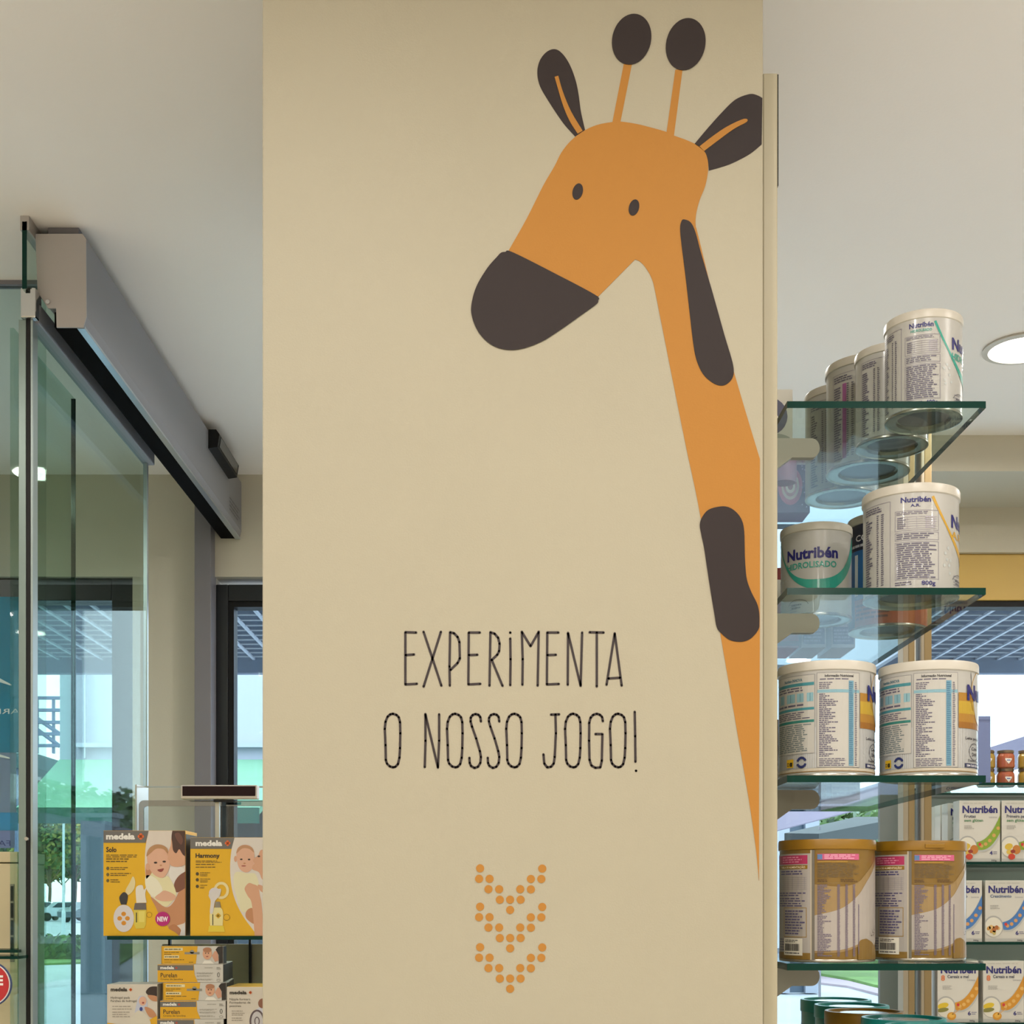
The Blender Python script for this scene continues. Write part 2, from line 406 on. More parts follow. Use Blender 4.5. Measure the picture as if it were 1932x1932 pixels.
# hand-drawn lettering
def strokes(bm, S, wd, y0, y1):
    for st in S:
        P = [Vector((WX(700+a/3.578, YP), WZ(1160+b/3.578, YP))) for a, b in st]
        for a, b in zip(P, P[1:]):
            d = (b-a); n = Vector((-d.y, d.x)).normalized()*wd/2
            prism(bm, [tuple(a+n), tuple(a-n), tuple(b-n), tuple(b+n)], 'y', y0, y1)
        for p in P: prism(bm, ellipse(p.x, p.y, wd/2, wd/2, 0, 12), 'y', y0, y1)
O_ = [(148,668),(172,676),(188,692),(196,725),(198,800),(196,900),(192,965),(182,1008),(165,1026),(150,1030),(128,1024),(108,1005),(100,980),(98,880),(93,770),(98,722),(112,688),(130,672),(148,668)]
S_ = [(742,720),(738,690),(725,675),(705,670),(685,677),(673,695),(672,720),(682,755),(710,835),(735,920),(742,960),(738,1000),(722,1026),(698,1034),(675,1020),(666,1000),(664,965)]
sh = lambda L, d: [(a+d, b) for a, b in L]
top = [[[(305,120),(232,118),(232,470),(310,466)],[(235,272),(290,268)]], [[(355,115),(415,295),(475,478)],[(472,115),(355,485)]],
  [[(532,478),(530,350),(534,118),(560,124),(585,150),(597,185),(600,295),(585,325),(537,372)]], [[(735,120),(660,120),(657,470),(738,466)],[(662,272),(718,270)]],
  [[(800,478),(806,118),(835,128),(858,155),(868,195),(865,245),(852,270),(815,305)],[(815,305),(888,480)]], [[(940,160),(942,300),(940,475)],[(939,120),(941,121)]],
  [[(1022,472),(1024,300),(1018,115),(1077,212),(1132,115),(1125,478)]], [[(1265,120),(1190,120),(1187,470),(1268,467)],[(1192,272),(1248,270)]],
  [[(1328,472),(1330,122),(1415,480),(1425,120)]], [[(1476,118),(1570,120)],[(1524,120),(1524,484)]], [[(1590,472),(1645,125),(1692,478)],[(1603,430),(1680,425)]]]
bot = [[O_], [[(363,1028),(368,850),(367,670),(452,1032),(460,850),(460,672)]], [sh(O_,420)], [S_], [sh(S_,124)], [sh(O_,820)],
  [[(1215,674),(1270,672)],[(1245,674),(1248,800),(1240,960),(1233,1005),(1215,1026),(1190,1030),(1170,1005),(1164,942)]], [sh(O_,1217)],
  [[(1565,718),(1560,690),(1545,675),(1525,668),(1500,675),(1482,695),(1473,730),(1472,850),(1475,980),(1488,1018),(1515,1033),(1548,1030),(1558,985),(1562,805),(1515,805)]],
  [sh(O_,1520)], [[(1780,655),(1783,820),(1785,992)],[(1788,1053),(1790,1053)]]]
for L, yb, lab in ((top, 1297, 'thin hand-drawn dark lettering reading EXPERIMENTA on the pillar'), (bot, 1455, 'thin hand-drawn dark lettering reading O NOSSO JOGO! on the pillar')):
    r = thing('wall_lettering', (WX(965, YP), YP, WZ(yb, YP)), lab, 'lettering')
    for S in L:
        bm = BM(); strokes(bm, S, .0030, YP-.0006, YP); obj('letter', bm, INK, r, world=True)
# dotted arrows
D_ = [(295,247),(283,374),(410,374),(397,500),(527,500),(535,628),(660,627),(787,627),(783,500),(912,502),(912,376),(1039,376),(1050,250),(660,752)]
dots = None
for off, lab in ((0, 'topmost chevron of orange dots under the wall lettering'), (466, 'middle chevron of orange dots on the pillar'), (958, 'lowest chevron of orange dots on the pillar')):
    r = thing('dot_chevron', (WX(962, YP), YP, WZ(1600+(760+off)/6.44, YP)), lab, 'decal', 'orange dot chevrons on the pillar')
    for a, b in D_:
        if dots is None:
            bm = BM(); prism(bm, ellipse(0, 0, .0052, .0052, 0, 24), 'y', -.0006, 0)
            o = obj('dot', bm, ORANGE, r); dots = o.data
        else: o = link('dot', dots, r)
        o.location = Vector((WX(860+a/6.44, YP), YP, WZ(1600+(b+off)/6.44, YP)))-r.location

# ------------------------------------------------------------------ milk-can display on the right of the pillar
YS = 1.78                                             # front edge of the glass shelves
sx0, sx1 = WX(1485, YS), WX(1860, YS); SD = 2.36
ZS = [WZ(y, YS) for y in (757, 1109, 1463, 1818)]; ZS.append(ZS[3]-.2478)
pz = WX(1467, 1.745)
u = thing('display_stand', (pz-.01, 1.745, 0), 'cream display stand panel fixed along the right of the pillar', 'stand')
obj('side_panel', bbox(pz-.0186, pz, 1.745, 2.5, 0, WZ(138, 1.745), bev=.0015), PANEL, u, world=True)
obj('slotted_strip', bbox(pz, pz+.0016, 1.747, 1.76, WZ(352, 1.75), WZ(143, 1.75)), BLACK, u, world=True)
bkt = None
for i, z in enumerate(ZS):
    for yb_ in (1.9, 2.27):
        if bkt is None:
            arc = [(.078+.011*math.cos(a), -.014+.0135*math.sin(a)) for a in [PI/2-PI*k/8 for k in range(9)]]
            bm = BM(); prism(bm, [(0, 0), (.055, -.0005)]+arc+[(.05, -.0275), (.012, -.055), (0, -.062)], 'y', -.006, .006)
            o = obj('bracket', bm, mat('grey_bracket', '9c998e', .45), u); bkt = o.data
        else: o = link('bracket', bkt, u)
        o.location = Vector((pz, yb_, z-.0092))-u.location
shn = ['top', 'second', 'third', 'fourth', 'fifth']
what = ['under the topmost row of white cans', 'holding the can marked A.R.', 'under the two teal-and-gold patterned cans', 'under the two gold cans', 'under the row of teal-lidded cans']
def glass_shelf(x0, x1, y0, y1, z, t, label, group):
    bm = box_bm = BM(); fs = box(bm, x0, x1, y0, y1, z-t, z)
    for f in fs[2:]: f.material_index = 1
    o = solo('glass_shelf', bm, [SHELFG, EDGE], label, 'shelf', group)
    return o
for i, z in enumerate(ZS):
    glass_shelf(sx0, sx1, YS, SD, z, .009, 'green-edged glass shelf '+what[i], 'glass shelves of the milk-can display')

NAVY = '1f1f6e'; TEAL = '2f9c8c'; TXT = '5d5870'
def can_shell(r, R, H, bodym, lidm, lidh=.012, plain_top=False):
    """tin body with rolled rims, recessed tin bottom and plastic lid, all local to the can"""
    b = R*.972
    bm = BM(); lathe(bm, [(b, .004), (b, H-lidh)], 64); body = obj('can_body', bm, bodym, r, smooth=True)
    bm = BM(); lathe(bm, [(b*.66, .006), (b*.7, .0065), (b*.72, .002), (b*.94, .0015), (b*.965, 0), (b*1.008, .0006), (b*1.012, .003), (b, .0045)], 64)
    obj('base_rim', bm, TIN, r, smooth=True)
    bm = BM(); lathe(bm, [(0, .0062), (b*.68, .0062)], 48); obj('base_recess', bm, TIND, r, smooth=True)
    bm = BM(); l = H-lidh
    lathe(bm, [(b*.998, l-.001), (R, l), (R, H-.0025), (R*.985, H), (R*.9, H), (R*.875, H-.004), (R*.62, H-.0045), (R*.6, H-.003), (0, H-.003)], 64)
    o = obj('lid', bm, lidm, r, smooth=True)
    bm = BM(); lathe(bm, [(0, H-.0026), (R*.6, H-.0026), (R*.6, H-.0031), (0, H-.0031)], 48); obj('lid_panel', bm, mat('pale_lid_panel', 'b9bcbe', .18, .4), o)
    return b, body
def wrap(b):
    return lambda u, v, d: Vector(((b+.0002+d)*math.sin(u/b), -(b+.0002+d)*math.cos(u/b), v))
def clone(root, loc, rz, label, group=None):
    r = root.copy(); C.objects.link(r); r.location = loc; r.rotation_euler = (0, 0, rz-math.atan2(loc[0], loc[1])); r['label'] = label
    if group: r['group'] = group
    for ch in list(root.children):
        c = ch.copy(); C.objects.link(c); c.parent = r
        for g in list(ch.children):
            d = g.copy(); C.objects.link(d); d.parent = c
    return r

def swoosh(p, b, c0, lo, H, col, mir=1):
    A, B = [], []
    for k in range(33):
        t = -1+2*k/32; th = t*1.42
        vi = (.40+.56*abs(t)**2.6)*H; th_ = (.014+.15*max(0, (1-abs(t-.2)*1.05)))*H
        A.append((c0+b*th*.98, vi)); B.append((c0+b*th*(1.02+.13*max(0, t)), vi-th_))
    p.band(A, B, col, 1)
def white_label(b, H, L, col, sub, weight, second=None):
    """white can: facts panel at the front, brand panel 95 degrees to the right"""
    p = Print(); l = L; f = b*1.78
    swoosh(p, b, f, 0, l, col)
    p.text('Nutribén', f-b*.92, l*.66, b*1.55, l*.13, NAVY, 2, .035)
    p.text(sub, f-b*.92, l*.545, b*1.5 if len(sub) > 5 else b*.6, l*.075, col, 2, .02)
    p.ring(f-b*.55, l*.09, b*.34, l*.09, .0008, '555560', 2, .2, 2.9); p.lines(f-b*.75, l*.06, f-b*.35, l*.13, 2, '555560')
    # facts
    p.text('Nutribén', -b*.3, l*.895, b*.62, l*.055, NAVY, 2, .03)
    p.text(sub, -b*.26 if len(sub) > 5 else -b*.1, l*.845, b*.54 if len(sub) > 5 else b*.2, l*.03, col if len(sub) > 5 else NAVY, 2)
    u0, u1 = -b*.42, b*.5
    for a, c in ((.60, .81), (.50, .585), (.09, .485)):
        p.frame(u0, l*a, u1, l*c, .0006, '8c8796', 1)
    p.lines(u0+.002, l*.765, u1-.004, l*.80, 2, '7b7688'); 
    for k in range(6): p.rect(u0+.004, l*(.62+.024*k), u1-.003, l*(.62+.024*k)+.0005, 'a09ba8', 2)
    for k in range(4): p.rect(u0+b*.25+k*b*.19, l*.62, u0+b*.25+k*b*.19+.0005, l*.745, 'a09ba8', 2)
    p.lines(u0+.003, l*.62, u0+b*.22, l*.745, 6, TXT, 2); p.lines(u1-b*.3, l*.62, u1-.003, l*.745, 6, 'b0abb8', 2)
    p.lines(u0+.002, l*.51, u1-.004, l*.575, 3, TXT); p.lines(u0+.002, l*.10, u1-.003, l*.475, 17, TXT, 2, .97, .55)
    p.lines(u0, l*.03, u0+b*.45, l*.075, 2, TXT); p.text(weight, b*.12, l*.03, b*.3, l*.045, NAVY, 2, .02)
    # nutrition column on the left
    p.frame(-b*1.3, l*.0, -b*.52, l*.93, .0006, '8c8796', 1)
    p.lines(-b*1.25, l*.84, -b*.7, l*.91, 3, TXT)
    p.lines(-b*1.25, l*.04, -b*.98, l*.80, 30, TXT, 2, .5, .6); p.lines(-b*.86, l*.06, -b*.8, l*.82, 34, TXT, 2); p.lines(-b*.74, l*.06, -b*.67, l*.82, 34, TXT, 2)
    if second: p.rect(-b*.98, l*.05, -b*.87, l*.82, second, 1)
    # dots on the right of the facts
    for k in range(7): p.ell(b*random.uniform(.55, .85), l*random.uniform(.15, .5), b*.035, b*.035, 'b9bfc0', 1, n=12)
    for k in range(5): p.rect(b*.95, l*(.03+.03*k), b*1.2, l*(.04+.03*k), '9a97a2', 1)
    return p
def make_can(name, R, H, bodym, lidm, pr, loc, rz, label, group, lidh=.012):
    r = thing(name, loc, label, 'can', group, rz=rz-math.atan2(loc[0], loc[1]))
    b, body = can_shell(r, R, H, bodym, lidm, lidh)
    p = pr(b, H-lidh-.004)
    me = p.mesh('label_print', wrap(b), ustep=b*.12, clip=(-9, 0, 9, H))
    o = link('label_print', me, body); o.location = (0, 0, .004)
    return r
GC = 'milk formula cans on the glass shelves'
z0, z1, z2, z3, z4 = ZS
can_a = make_can('milk_can', .0525, .135, CANW, LIDW, lambda b, l: white_label(b, l, l, TEAL, 'HIDROLISADO', '400g'), (WX(1742, 1.86), 1.86, z0), -.06,
    'white can with a green swoosh at the front of the topmost shelf', GC, .011)
clone(can_a, (.559, 1.966, z0), .35, 'white can directly behind the front can on the topmost shelf')
clone(can_a, (.457, 2.0, z1), -1.77, 'small white can reading HIDROLISADO with a green crescent')
make_can('milk_can', .0640, .163, CANW, LIDW, lambda b, l: white_label(b, l, l, '8d3f7c', 'CONFORT', '800g', '9c5a90'), (.556, 2.085, z0), .35,
    'white can with a purple column, third in the topmost row', GC)
make_can('milk_can', .0600, .170, CANW, LIDW, lambda b, l: white_label(b, l, l, '5d6f86', 'AC', '800g'), (.548, 2.215, z0), .3,
    'rearmost white can of the topmost row', GC)
make_can('milk_can', .0652, .144, CANW, LIDW, lambda b, l: white_label(b, l, l, 'c79a2b', 'A.R.', '800g'), (WX(1718, 1.86), 1.86, z1), .1,
    'large white can reading A.R. with a gold swoosh', GC)
def navy_label(b, l):
    p = Print(); p.rect(-b*2, 0, b*2, l*.74, '2b6fb3', 1)
    for k in range(9): p.rect(-b*1.6+k*b*.33, l*.3, -b*1.6+k*b*.33+b*.12, l*.7, ('5a9fd8', '1c4f93', 'dfe6ee')[k % 3], 2)
    p.rect(-b*.95, 0, b*1.5, l*.26, 'b4562c', 2); p.lines(-b*.9, l*.05, b*.3, l*.22, 4, '6e2d1c', 3)
    p.text('CONFORT', -b*.9, l*.83, b*1.3, l*.06, 'e8e6ee', 2); p.lines(-b*1.2, l*.76, -b*.5, l*.81, 1, 'cfd0dc', 2)
    return p
make_can('milk_can', .0600, .172, NAVYM, LIDW, navy_label, (.585, 2.08, z1), 0, 'navy and blue can with an orange base half hidden by the A.R. can', GC)

def innova_label(b, l):
    p = Print(); T2 = '3f8793'
    p.rect(-b*1.6, l*.02, b*1.7, l*.055, 'c9bfae', 1)
    for k in range(70): p.rect(-b*1.5+k*b*.045, l*.06, -b*1.5+k*b*.045+b*.018, l*.45, 'c3c6ca', 1)
    p.rect(-b*1.6, l*.022, b*1.8, l*.03, '8a6a3a', 2)
    # dosage panel
    a0, a1 = -b*1.42, -b*.33
    p.rect(a0, l*.2, a1, l*.96, 'bab8b3', 2); p.frame(a0, l*.2, a1, l*.96, .0006, '8e8d90', 3)
    p.text('Nutribén INNOVA', -b*1.1, l*.9, b*.5, l*.03, '2f6b80', 3); p.rect(a0, l*.855, a1-.001, l*.885, T2, 3); p.rect(a0, l*.62, a1-.001, l*.645, T2, 3); p.rect(a0, l*.5, a1-.001, l*.525, '2b7a74', 3)
    p.lines(a0+.003, l*.8, a1-.003, l*.85, 2, TXT, 3)
    for k, (q0, q1) in enumerate(((-1.3, -1.12), (-1.02, -.78), (-.73, -.57), (-.5, -.36))):
        p.rect(b*q0, l*.70, b*q1, l*.785, '86b0bd', 3); p.rect(b*(q0+q1)/2-.0003, l*.705, b*(q0+q1)/2+.0003, l*.78, '4d7f92', 4)
    p.lines(a0+.003, l*.655, a1-.004, l*.69, 1, TXT, 3); p.lines(a0+.003, l*.535, a1-.004, l*.61, 4, TXT, 3); p.lines(a0+.003, l*.22, a1-.004, l*.49, 14, '6c7a80', 3, .97)
    # nutrition panel
    n0, n1 = -b*.29, b*.62
    p.rect(n0, l*.06, n1, l*.97, 'bbb9b4', 2); p.frame(n0, l*.06, n1, l*.97, .0006, '8e8d90', 3)
    p.text('Informação Nutricional', -b*.13, l*.925, b*.6, l*.024, '2a2a33', 3, .03); p.lines(n0+.004, l*.895, n1-.003, l*.915, 1, TXT, 3)
    p.rect(n0, l*.775, n1, l*.805, '7fa9b8', 3); p.rect(b*.36, l*.075, b*.47, l*.89, '6d9cb4', 4); p.lines(b*.37, l*.09, b*.46, l*.88, 40, '4a7896', 5)
    p.lines(n0+.003, l*.81, b*.1, l*.88, 4, TXT, 3, .5); p.lines(n0+.003, l*.16, b*.14, l*.77, 34, TXT, 3, .35, .6); p.lines(n0+.003, l*.07, b*.3, l*.15, 5, TXT, 3); p.lines(b*.5, l*.075, b*.56, l*.88, 46, TXT, 3)
    # marks
    p.rect(-b*1.02, l*.075, -b*.82, l*.155, 'e0b51e', 4); p.text('D', -b*1.0, l*.09, b*.07, l*.035, '2a2410', 5); p.rect(-b*.92, l*.085, -b*.85, l*.125, '2a2410', 5)
    p.ring(-b*.62, l*.118, b*.12, b*.12, b*.05, '1d2a66', 4, .3, 2.9); p.ring(-b*.62, l*.118, b*.12, b*.12, b*.05, '1d2a66', 4, 3.4, 6.0)
    # brand side
    p.rect(b*.64, l*.44, b*1.7, l*.78, 'a8792a', 2); p.rect(b*.64, l*.58, b*1.7, l*.70, 'b9982e', 3); p.rect(b*.64, l*.44, b*1.7, l*.5, '93601e', 3)
    p.poly(spline([(b*1.0,l*.98,1),(b*1.05,l*.80),(b*1.15,l*.60),(b*1.32,l*.5),(b*1.8,l*.48,1),(b*1.8,l*.98,1)], 6), 'bcbbb9', 4)
    p.ring(b*1.35, l*.77, b*.36, l*.23, .0013, 'b08a3c', 5, 1.7, 3.9)
    p.text('Nutribén', b*.86, l*.72, b*1.5, l*.14, NAVY, 6, .05)
    p.text('Leite para lactentes', b*.82, l*.335, b*.9, l*.026, '34323f', 3); p.ring(b*1.15, l*.22, b*.22, l*.085, .001, '4a4a55', 3); p.text('Com', b*1.02, l*.235, b*.26, l*.03, '34323f', 3); p.text('DHA', b*1.04, l*.18, b*.25, l*.032, '34323f', 3)
    p.text('Desde o nascimento', b*.9, l*.125, b*.8, l*.02, '34323f', 3); p.rect(b*.8, l*.065, b*1.5, l*.105, '1b2450', 3); p.text('SEM ÓLEO DE PALMA', b*.85, l*.075, b*.6, l*.02, 'e8e8f0', 4)
    return p
can_g = make_can('milk_can', .0664, .155, CANW, LIDW, innova_label, (WX(1559, 1.86), 1.86, z2), .1, 'white can with teal table and gold band, nearer the pillar panel', GC)
clone(can_g, (WX(1751, 1.86), 1.86, z2), 0, 'white can with teal table and gold band, at the free end of its shelf')

def gold_label(b, l):
    p = Print(); LIL = 'cdbfae'
    # pale swirls
    p.poly(spline([(-b*.33,l*.68,1),(b*.2,l*.66),(b*.6,l*.70),(b*.9,l*.8),(b*1.5,l*.98,1),(b*1.5,l*.2,1),(b*1.2,l*.1),(b*.85,l*.17),(b*.6,l*.12),(b*.2,l*.07),(-b*.33,l*.06,1)], 6), '967c52', 1)
    p.poly(spline([(-b*.33,l*.40,1),(b*.2,l*.46),(b*.6,l*.58),(b*.9,l*.72),(b*1.5,l*.94,1),(b*1.5,l*.22,1),(b*1.2,l*.12),(b*.85,l*.19),(b*.6,l*.14),(b*.2,l*.09),(-b*.33,l*.08,1)], 6), 'a8a09a', 2)
    # left text panel
    a0, a1 = -b*1.5, -b*.42
    p.rect(a0, l*.0, a1, l*.96, 'a6a09c', 3); p.rect(a1+b*.03, 0, a1+b*.09, l*.99, '6f6a62', 3); p.rect(a1+b*.0, 0, a1+b*.03, l*.99, 'b8ae9c', 3)
    p.rect(a0, l*.865, a1-b*.06, l*.945, 'b03160', 4); p.lines(a0+b*.3, l*.875, a1-b*.08, l*.937, 3, 'd98aa8', 5)
    p.rect(a0, l*.82, a1-b*.06, l*.855, '8c6a1e', 4); p.text('TABELA DE ALIMENTAÇÃO', -b*1.28, l*.828, b*.75, l*.018, 'efe3c4', 5, .02)
    p.lines(a0+b*.2, l*.765, a1-b*.08, l*.81, 2, '54507e', 4)
    for k in range(7): p.rect(a0+b*.2, l*(.635+.018*k), a1-b*.08, l*(.635+.018*k)+.0004, '8b8690', 4)
    for k in range(5): p.rect(a0+b*.35+k*b*.15, l*.635, a0+b*.35+k*b*.15+.0004, l*.75, '8b8690', 4)
    for q in (.60, .55, .505): p.lines(a0+b*.1, l*(q-.03), a1-b*.09, l*(q+.012), 2, '57527a', 4)
    p.frame(-b*1.15, l*.2, a1-b*.08, l*.47, .0008, '9a7a30', 4); p.lines(-b*1.1, l*.22, a1-b*.12, l*.45, 9, '57527a', 5)
    p.rect(a0, l*.0, a1, l*.06, '7f6128', 4); p.lines(a0+b*.1, l*.07, a1-b*.2, l*.19, 5, '6d6880', 4)
    # barcode sticker
    c = -b*.86; p.rect(c-b*.27, l*.035, c+b*.27, l*.19, 'e2ddd2', 7)
    u = c-b*.22
    while u < c+b*.2:
        wd = random.choice((.0005, .0009, .0014)); p.rect(u, l*.075, u+wd, l*.14, '26242a', 8); u += wd+random.choice((.0005, .0008))
    p.lines(c-b*.22, l*.15, c+b*.18, l*.18, 2, '55525a', 8); p.lines(c-b*.22, l*.045, c+b*.2, l*.065, 1, '55525a', 8)
    # right text
    n0, n1 = -b*.27, b*.62
    p.rect(n0, l*.90, n1, l*.955, 'c2577f', 4); p.lines(n0+b*.14, l*.907, n1-b*.03, l*.95, 3, 'e6a9c0', 5); p.rect(n0, l*.905, n0+b*.1, l*.95, '5577a8', 5)
    p.rect(n0, l*.875, n0+b*.62, l*.893, '97732a', 4); p.lines(n0, l*.74, n1, l*.87, 9, '6d5a3c', 4, .98)
    p.lines(n0, l*.70, n0+b*.24, l*.73, 2, '57402a', 4); p.lines(b*.2, l*.70, b*.6, l*.73, 2, '57402a', 4); p.rect(n0, l*.69, n1, l*.693, '8a7448', 4)
    p.lines(n0, l*.03, b*.03, l*.68, 44, '6e6478', 4, .3, .6)
    for q in (.13, .3, .47): p.lines(b*q, l*.03, b*(q+.06), l*.68, 54, '706478', 4, 1, .7)
    p.lines(b*.6, l*.05, b*.63, l*.5, 44, '63567c', 4, 1, .7)
    # bird nest drawing at the far right edge
    for q in range(7): p.poly([(b*(.95+.04*q),l*(.28-.03*(q%3))),(b*(1.02+.05*q),l*(.2+.01*q)),(b*(.96+.04*q),l*(.27-.03*(q%3)))], '4a3d30', 3)
    p.poly(spline([(b*.6,l*0,1),(b*.62,l*.16),(b*.9,l*.18),(b*1.3,l*.1),(b*1.5,l*0,1)], 5), '7f6128', 4)
    return p
can_i = make_can('milk_can', .0656, .165, GOLD, GOLDL, gold_label, (WX(1560, 1.86), 1.86, z3), .08, 'gold can with a barcode sticker, nearer the pillar panel', GC, .013)
r = clone(can_i, (WX(1732, 1.905), 1.905, z3), .2, 'gold can with a lid tab, at the free end of its shelf')
bm = bbox(-.004, .022, -.0672, -.064, .1545, .1605, bev=.001); obj('lid_tab', bm, GOLDL, r)
def teal_label(b, l):
    p = Print(); p.rect(-b*1.6, l*.8, b*1.6, l*.86, '1d6a70', 1); p.rect(-b*1.6, l*.1, -b*.5, l*.78, '6f8a9c', 1); p.lines(-b*1.4, l*.2, -b*.6, l*.75, 12, '3d5468', 2); p.rect(-b*.4, l*.1, b*1.2, l*.78, '8ea4ac', 1); p.lines(-b*.3, l*.2, b*1.0, l*.75, 12, '3d5468', 2)
    return p
tcm = mat('teal_can_lacquer', '2f7f80', .3, coat=.3)
TC = [(.553, 2.275, 'rearmost teal-lidded can on the lowest shelf'), (.549, 2.155, 'teal-lidded can between the rearmost one and the gold-lidded can'), (.537, 2.034, None), (.562, 1.917, 'teal-lidded can directly in front of the gold-lidded can'), (.562, 1.798, 'frontmost teal-lidded can, cut off by the picture bottom')]
tc = None
for x, y, lab in TC:
    if lab is None:
        make_can('milk_can', .0585, .165, GOLD, GOLDL, gold_label, (x, y, z4), 0, 'gold-lidded can standing among the teal-lidded cans', GC, .02); continue
    if tc is None: tc = make_can('milk_can', .0585, .165, tcm, TEALL, teal_label, (x, y, z4), 0, lab, GC, .02)
    else: clone(tc, (x, y, z4), 0, lab)
# cartons at the back of the shelves
def carton(name, x0, x1, y0, y1, z, h, m, label, pr=None, group='cartons at the back of the milk shelves', cat='box', bev=.0008):
    r = thing(name, ((x0+x1)/2, y0, z), label, cat, group)
    W, D = x1-x0, y1-y0
    cart = obj('carton', bbox(-W/2, W/2, 0, D, 0, h, bev=bev), m, r)
    if pr:
        p = Print(); pr(p, W, h)
        link('front_print', p.mesh('front_print', lambda u, v, d: Vector((u-W/2, -.0003-d, v)), clip=(0.0005, .0005, W-.0005, h-.0005)), cart)
    return r
WBOX = mat('white_carton', 'cdc9c1', .5)
def co_print(p, W, h):
    p.ell(W*.3, h*.52, W*.55, h*.34, '1d2150', 1); p.text('co', W*.1, h*.42, W*.5, h*.2, 'f2f0ea', 2, .04); p.ell(W*.45, h*.1, W*.5, h*.12, '8d9186', 1)
carton('baby_carton', .362, .413, 1.955, 2.02, z0, .082, WBOX, 'small white carton with a navy oval logo beside the panel edge', co_print)
PURP = mat('purple_carton', '6d3f78', .5)
def ros_print(p, W, h):
    p.ell(W*.42, h*.5, W*.36, h*.36, 'd0668f', 1); p.ell(W*.42, h*.5, W*.26, h*.26, 'e6d6d2', 2); p.ell(W*.42, h*.5, W*.2, h*.2, 'c48a98', 3); p.ell(W*.42, h*.5, W*.14, h*.14, 'e6ded6', 4); p.ell(W*.42, h*.5, W*.08, h*.08, 'a05a60', 5)
    for k in range(14): p.ell(W*random.uniform(.75, .98), h*random.random(), W*.02, W*.02, 'b68ac0', 1, n=8)
    p.rect(0, h*.9, W, h, 'cfb7c8', 1)
carton('baby_carton', .455, .513, 2.29, 2.35, z0, .09, PURP, 'purple carton with a pink rosette seen through the topmost glass shelf', ros_print)
PINK = mat('pink_carton', 'c98fae', .5)
bm = BM(); lathe(bm, [(0, 0), (.017, 0), (.019, .004), (.019, .055), (.013, .066), (.009, .07), (.009, .075), (0, .075)], 24, c=(.437, 2.13, z0))
solo('baby_bottle', bm, PINK, 'pale pink plastic bottle behind the small white carton', 'bottle', smooth=True)
REDM = mat('red_carton', '8e2323', .5); LILG = mat('lilac_grey_carton', 'a49bb0', .5)
def lil_print(p, W, h):
    p.rect(W*.06, h*.04, W*.94, h*.24, '4a447c', 1); p.lines(W*.1, h*.06, W*.9, h*.22, 4, '8d88b4', 2, .98); p.lines(W*.15, h*.4, W*.8, h*.8, 10, '77708c', 1)
def red_print(p, W, h):
    p.ell(W*.35, h*.3, W*.16, h*.13, '5b3626', 1); p.rect(0, h*.02, W, h*.08, '5e1518', 1); p.rect(W*.1, h*.6, W*.9, h*.85, 'd8cfc4', 1)
carton('formula_carton', .425, .4745, 2.2, 2.3, z1, .13, REDM, 'dark red carton at the back of the shelf with the A.R. can', red_print)
carton('formula_carton', .479, .519, 2.2, 2.3, z1, .14, LILG, 'lilac-grey carton next to the dark red carton', lil_print)
carton('formula_carton', .5275, .5665, 2.2, 2.3, z1, .14, LILG, 'lilac-grey carton nearest the blue can', lil_print)
carton('formula_carton', .425, .519, 2.2, 2.3, z2, .13, mat('brown_grey_carton', '57504c', .5), 'dark brown-grey carton behind the patterned cans', lambda p, W, h: p.lines(W*.1, h*.1, W*.9, h*.5, 6, '6d6662', 1))
carton('formula_carton', .5275, .5745, 2.2, 2.3, z2, .13, mat('grey_carton', '6b6a68', .5), 'grey carton with rows of fine print behind the patterned cans', lambda p, W, h: p.lines(W*.05, h*.05, W*.95, h*.9, 14, '4a4856', 1, .98))

# ------------------------------------------------------------------ cereal shelves further back on the right
YG = 3.6
gs = F/YG
u2 = thing('gondola', (1.6, YG+.2, 0), 'shelving unit with tan uprights and grey back carrying cereal boxes', 'shelving')
GREYB = mat('grey_back_panel', '6d726f', .5)
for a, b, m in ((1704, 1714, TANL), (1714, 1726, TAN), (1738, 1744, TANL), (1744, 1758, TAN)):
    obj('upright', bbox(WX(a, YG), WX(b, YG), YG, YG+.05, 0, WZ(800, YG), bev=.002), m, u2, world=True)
zg = [WZ(y, YG) for y in (1477, 1626, 1777, 1929)]
gx0 = WX(1762, YG); gx1 = 2.3
obj('back_panel', bbox(gx0-.05, gx1, YG+.34, YG+.36, 0, zg[0]-.005), GREYB, u2, world=True)
for i, z in enumerate(zg):
    glass_shelf(gx0+.002, gx1, YG-.01, YG+.335, z, .007, 'green-edged glass shelf '+('under the small food jars', 'under the fruit cereal boxes', 'under the blue-banded cereal boxes', 'under the cereal and honey boxes')[i], 'glass shelves of the cereal unit')
